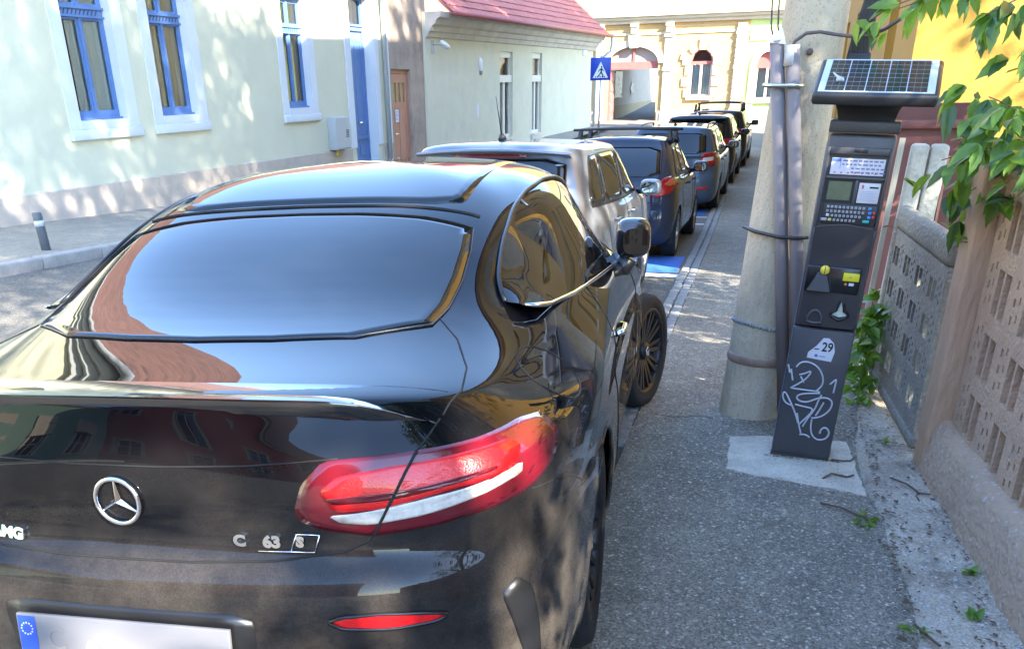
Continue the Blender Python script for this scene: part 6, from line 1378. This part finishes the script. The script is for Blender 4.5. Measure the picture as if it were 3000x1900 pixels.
def shrub(label, x, y, blobs, n, seed):  # out-of-view shrubs added to shade the pavement and the red gate
    t = tree(label, x, y, 1.4, blobs, n, seed, (.08, .14), 'shrub'); t.name = 'shrub'; t['group'] = 'shrubs added behind the fence for shade'; return t
shrub('dense unseen shrub added behind the brown fence panels to shade the pavement', 2.7, 2.3, [(0, 0, 2.1, 1.1), (0, 1.3, 1.9, 1.0), (.2, -1.3, 2.2, 1.1), (.6, .4, 3.0, 1.0), (.5, -1.0, 3.2, 1.0)], 4200, 5)
shrub('dense unseen shrub added behind the red gate to shade it', 2.6, 6.6, [(0, 0, 1.7, .9), (.3, -.9, 1.8, .9), (.5, .5, 2.3, .8)], 3000, 6)
shrub('dense unseen shrub added behind the fence beside the camera for shade', 3.0, -1.0, [(0, 0, 1.8, 1.0), (0, -1.3, 1.8, 1.0)], 2000, 7)
tree('unseen very tall tree added behind the yellow house for shade, nearest the camera of the three', 13.0, 13.0, 22, [(0, 0, 20, 3.4), (-1.5, 2.5, 18, 3.2), (1, -2.5, 18, 3.2), (0, 0, 15, 2.8), (0, 3.2, 21, 2.6)], 11000, 11, (.3, .5), clump=40)  # three unseen trees added to keep the red tiled roof in shade
tree('unseen very tall tree added behind the yellow house for shade, middle of the three', 13.0, 20.0, 23, [(0, 0, 21, 3.4), (-1.5, 2.5, 19, 3.2), (1, -2.5, 19, 3.2), (0, 0, 16, 2.8), (0, 3.2, 22, 2.6)], 11000, 12, (.3, .5), clump=40)
tree('unseen very tall tree added behind the yellow house for shade, farthest of the three', 13.0, 27.0, 23, [(0, 0, 21, 3.4), (-1.5, 2.5, 19, 3.2), (1, -2.5, 19, 3.2), (0, 0, 16, 2.8), (0, 3.2, 22, 2.6)], 11000, 13, (.3, .5), clump=40)
tree('small bright garden tree behind the arched passage', -8.0, 73, 4.5, [(0, 0, 3.2, 1.4), (.9, .3, 2.4, 1.0), (-.9, 0, 2.2, 1.0)], 2500, 4, (.2, .3), z0=.3)
for o in list(bpy.data.objects):
    if o.get('label') == 'small bright garden tree behind the arched passage': del o['group']

# ------------------------------------------------------------------ ground litter
M_DEAD = mat('dead leaf', (.10, .062, .04), .85, var=.35, vscale=30)
lit = MB(); r_ = random.Random(77)
def bit(x, y, s, z):
    a = r_.uniform(0, 6.28); c, q = math.cos(a) * s, math.sin(a) * s; k = r_.uniform(.3, .7); h = r_.uniform(.2, .8) * s * .5
    lit.add([(x - c, y - q, z), (x + q * k, y - c * k, z + h), (x + c, y + q, z + .002), (x - q * k, y + c * k, z + h * .6)], [(0, 1, 2, 3)])
def zc(x, y): return ground_z(x, y) + (.047 if x > .57 else .026)
for _ in range(1000):
    y = r_.uniform(2.3, 6.0); x = r_.choice((.60 + r_.gauss(0, .035), r_.uniform(.56, .86), .60 + r_.gauss(0, .03), .80 + .04 * (4.5 - y) / 1.6 + r_.gauss(0, .03))); bit(x, y, r_.choice((.004, .006, .008, .010, .014)) * r_.uniform(.7, 1.2), zc(x, y) + .001)
for _ in range(110): x, y = r_.uniform(.10, .50), 4.10 + r_.uniform(-.05, .28) * 1.0; bit(x, y, r_.uniform(.002, .006), ground_z(x, y) + .031)
for _ in range(140): x, y = .255 + r_.uniform(-.17, .19), 4.40 + r_.gauss(0, .012); bit(x, y, r_.uniform(.003, .008), ground_z(x, y) + .03)
lo_ = lit.build('leaf_litter', M_DEAD); tag(lo_, 'brown leaf crumbs scattered along the concrete strip', kind='stuff')
gv = MB()
for _ in range(420):
    y = r_.uniform(2.3, 4.4); x = .835 + .072 * (4.4 - y) + r_.gauss(-.02, .022); s = r_.uniform(.002, .006); z = zc(x, y); gv.add([(x - s, y, z), (x, y - s, z), (x + s, y, z), (x, y + s, z), (x, y, z + s)], [(0, 1, 4), (1, 2, 4), (2, 3, 4), (3, 0, 4)])
tag(gv.build('gravel', mat('pale grit', (.46, .45, .44), .9, var=.3, vscale=60)), 'pale grit along the foot of the fence base', kind='stuff')
for k, (lab, pts) in enumerate((('dry twig lying on the cement patch in front of the meter', [(.36, 4.14), (.40, 4.20), (.47, 4.19), (.50, 4.21)]), ('thin twig with a forked end on the concrete strip', [(.66, 4.18), (.72, 4.10), (.76, 4.02), (.80, 4.0)]),
                              ('bent twig beside the right corner of the meter base', [(.41, 4.42), (.46, 4.40), (.50, 4.43), (.52, 4.48)]), ('long twig with a cluster of wilted leaves on the pavement edge', [(.34, 3.82), (.42, 3.78), (.50, 3.72), (.55, 3.68)]), ('short thick twig at the bottom of the concrete strip', [(.60, 2.78), (.63, 2.70), (.66, 2.66)]))):
    t_ = thing('twig', lab, 'twig', (0, 0, 0)); MB().tube([(x, y, zc(x, y) + .006 + .006 * (i % 2)) for i, (x, y) in enumerate(pts)], .0045, 6).build('stick', M_TWIG, t_)
    if k == 3:
        for q in range(12): link('leaf', LW[q % 2], t_, orient((.53 + r_.gauss(0, .03), 3.68 + r_.gauss(0, .04), zc(.5, 3.7) + .01), (r_.uniform(-1, 1), r_.uniform(-1, 1), .15), (0, 0, 1), r_.uniform(-1, 1), r_.uniform(.4, .7)))
    if k == 1: MB().tube([(.76, 4.02, zc(.76, 4.02) + .006), (.74, 3.97, zc(.7, 4) + .012), (.75, 3.93, zc(.7, 4) + .008)], .003, 5).build('fork', M_TWIG, t_)
# cracks in the pavement
ck = MB()
for P in ([(-.56, 4.95), (-.40, 4.93), (-.30, 4.98), (-.18, 4.97)],):
    r2 = random.Random(int(P[0][1] * 100)); Q = []
    for (a, b) in zip(P, P[1:]):
        for i in range(5): Q.append((lerp(a[0], b[0], i / 5) + r2.uniform(-.008, .008), lerp(a[1], b[1], i / 5) + r2.uniform(-.016, .016)))
    for (a, b) in zip(Q, Q[1:]):
        z = lambda p: ground_z(*p) + .0235; wd_ = r2.uniform(.002, .006); ck.add([(a[0], a[1] - wd_, z(a)), (b[0], b[1] - wd_, z(b)), (b[0], b[1] + wd_, z(b)), (a[0], a[1] + wd_, z(a))], [(0, 1, 2, 3)])
struct(ck.build('pavement_crack', mat('crack dark', (.012, .012, .013), .95)))
# short grey bollard on the left pavement
bo = thing('bollard', 'short dark grey bollard with a pale band on the left pavement', 'bollard', (-7.87, 8.23, -.10), M=None)
BL = Matrix.Rotation(R(-3), 4, 'Y')
MB().lathe([(.052, -.1), (.052, .47), (.050, .485), (.044, .492)], 20, BL).build('post', mat('bollard grey', (.10, .115, .13), .5, var=.08, vscale=10), bo)
MB().lathe([(.0535, .345), (.0535, .405)], 20, BL).build('reflective_band', mat('band pale', (.50, .54, .58), .35), bo)
MB().box(-.045, .045, -.055, -.045, .2, .2).build('base_plate', mat('bollard grey', (.10, .115, .13)), bo) if False else None
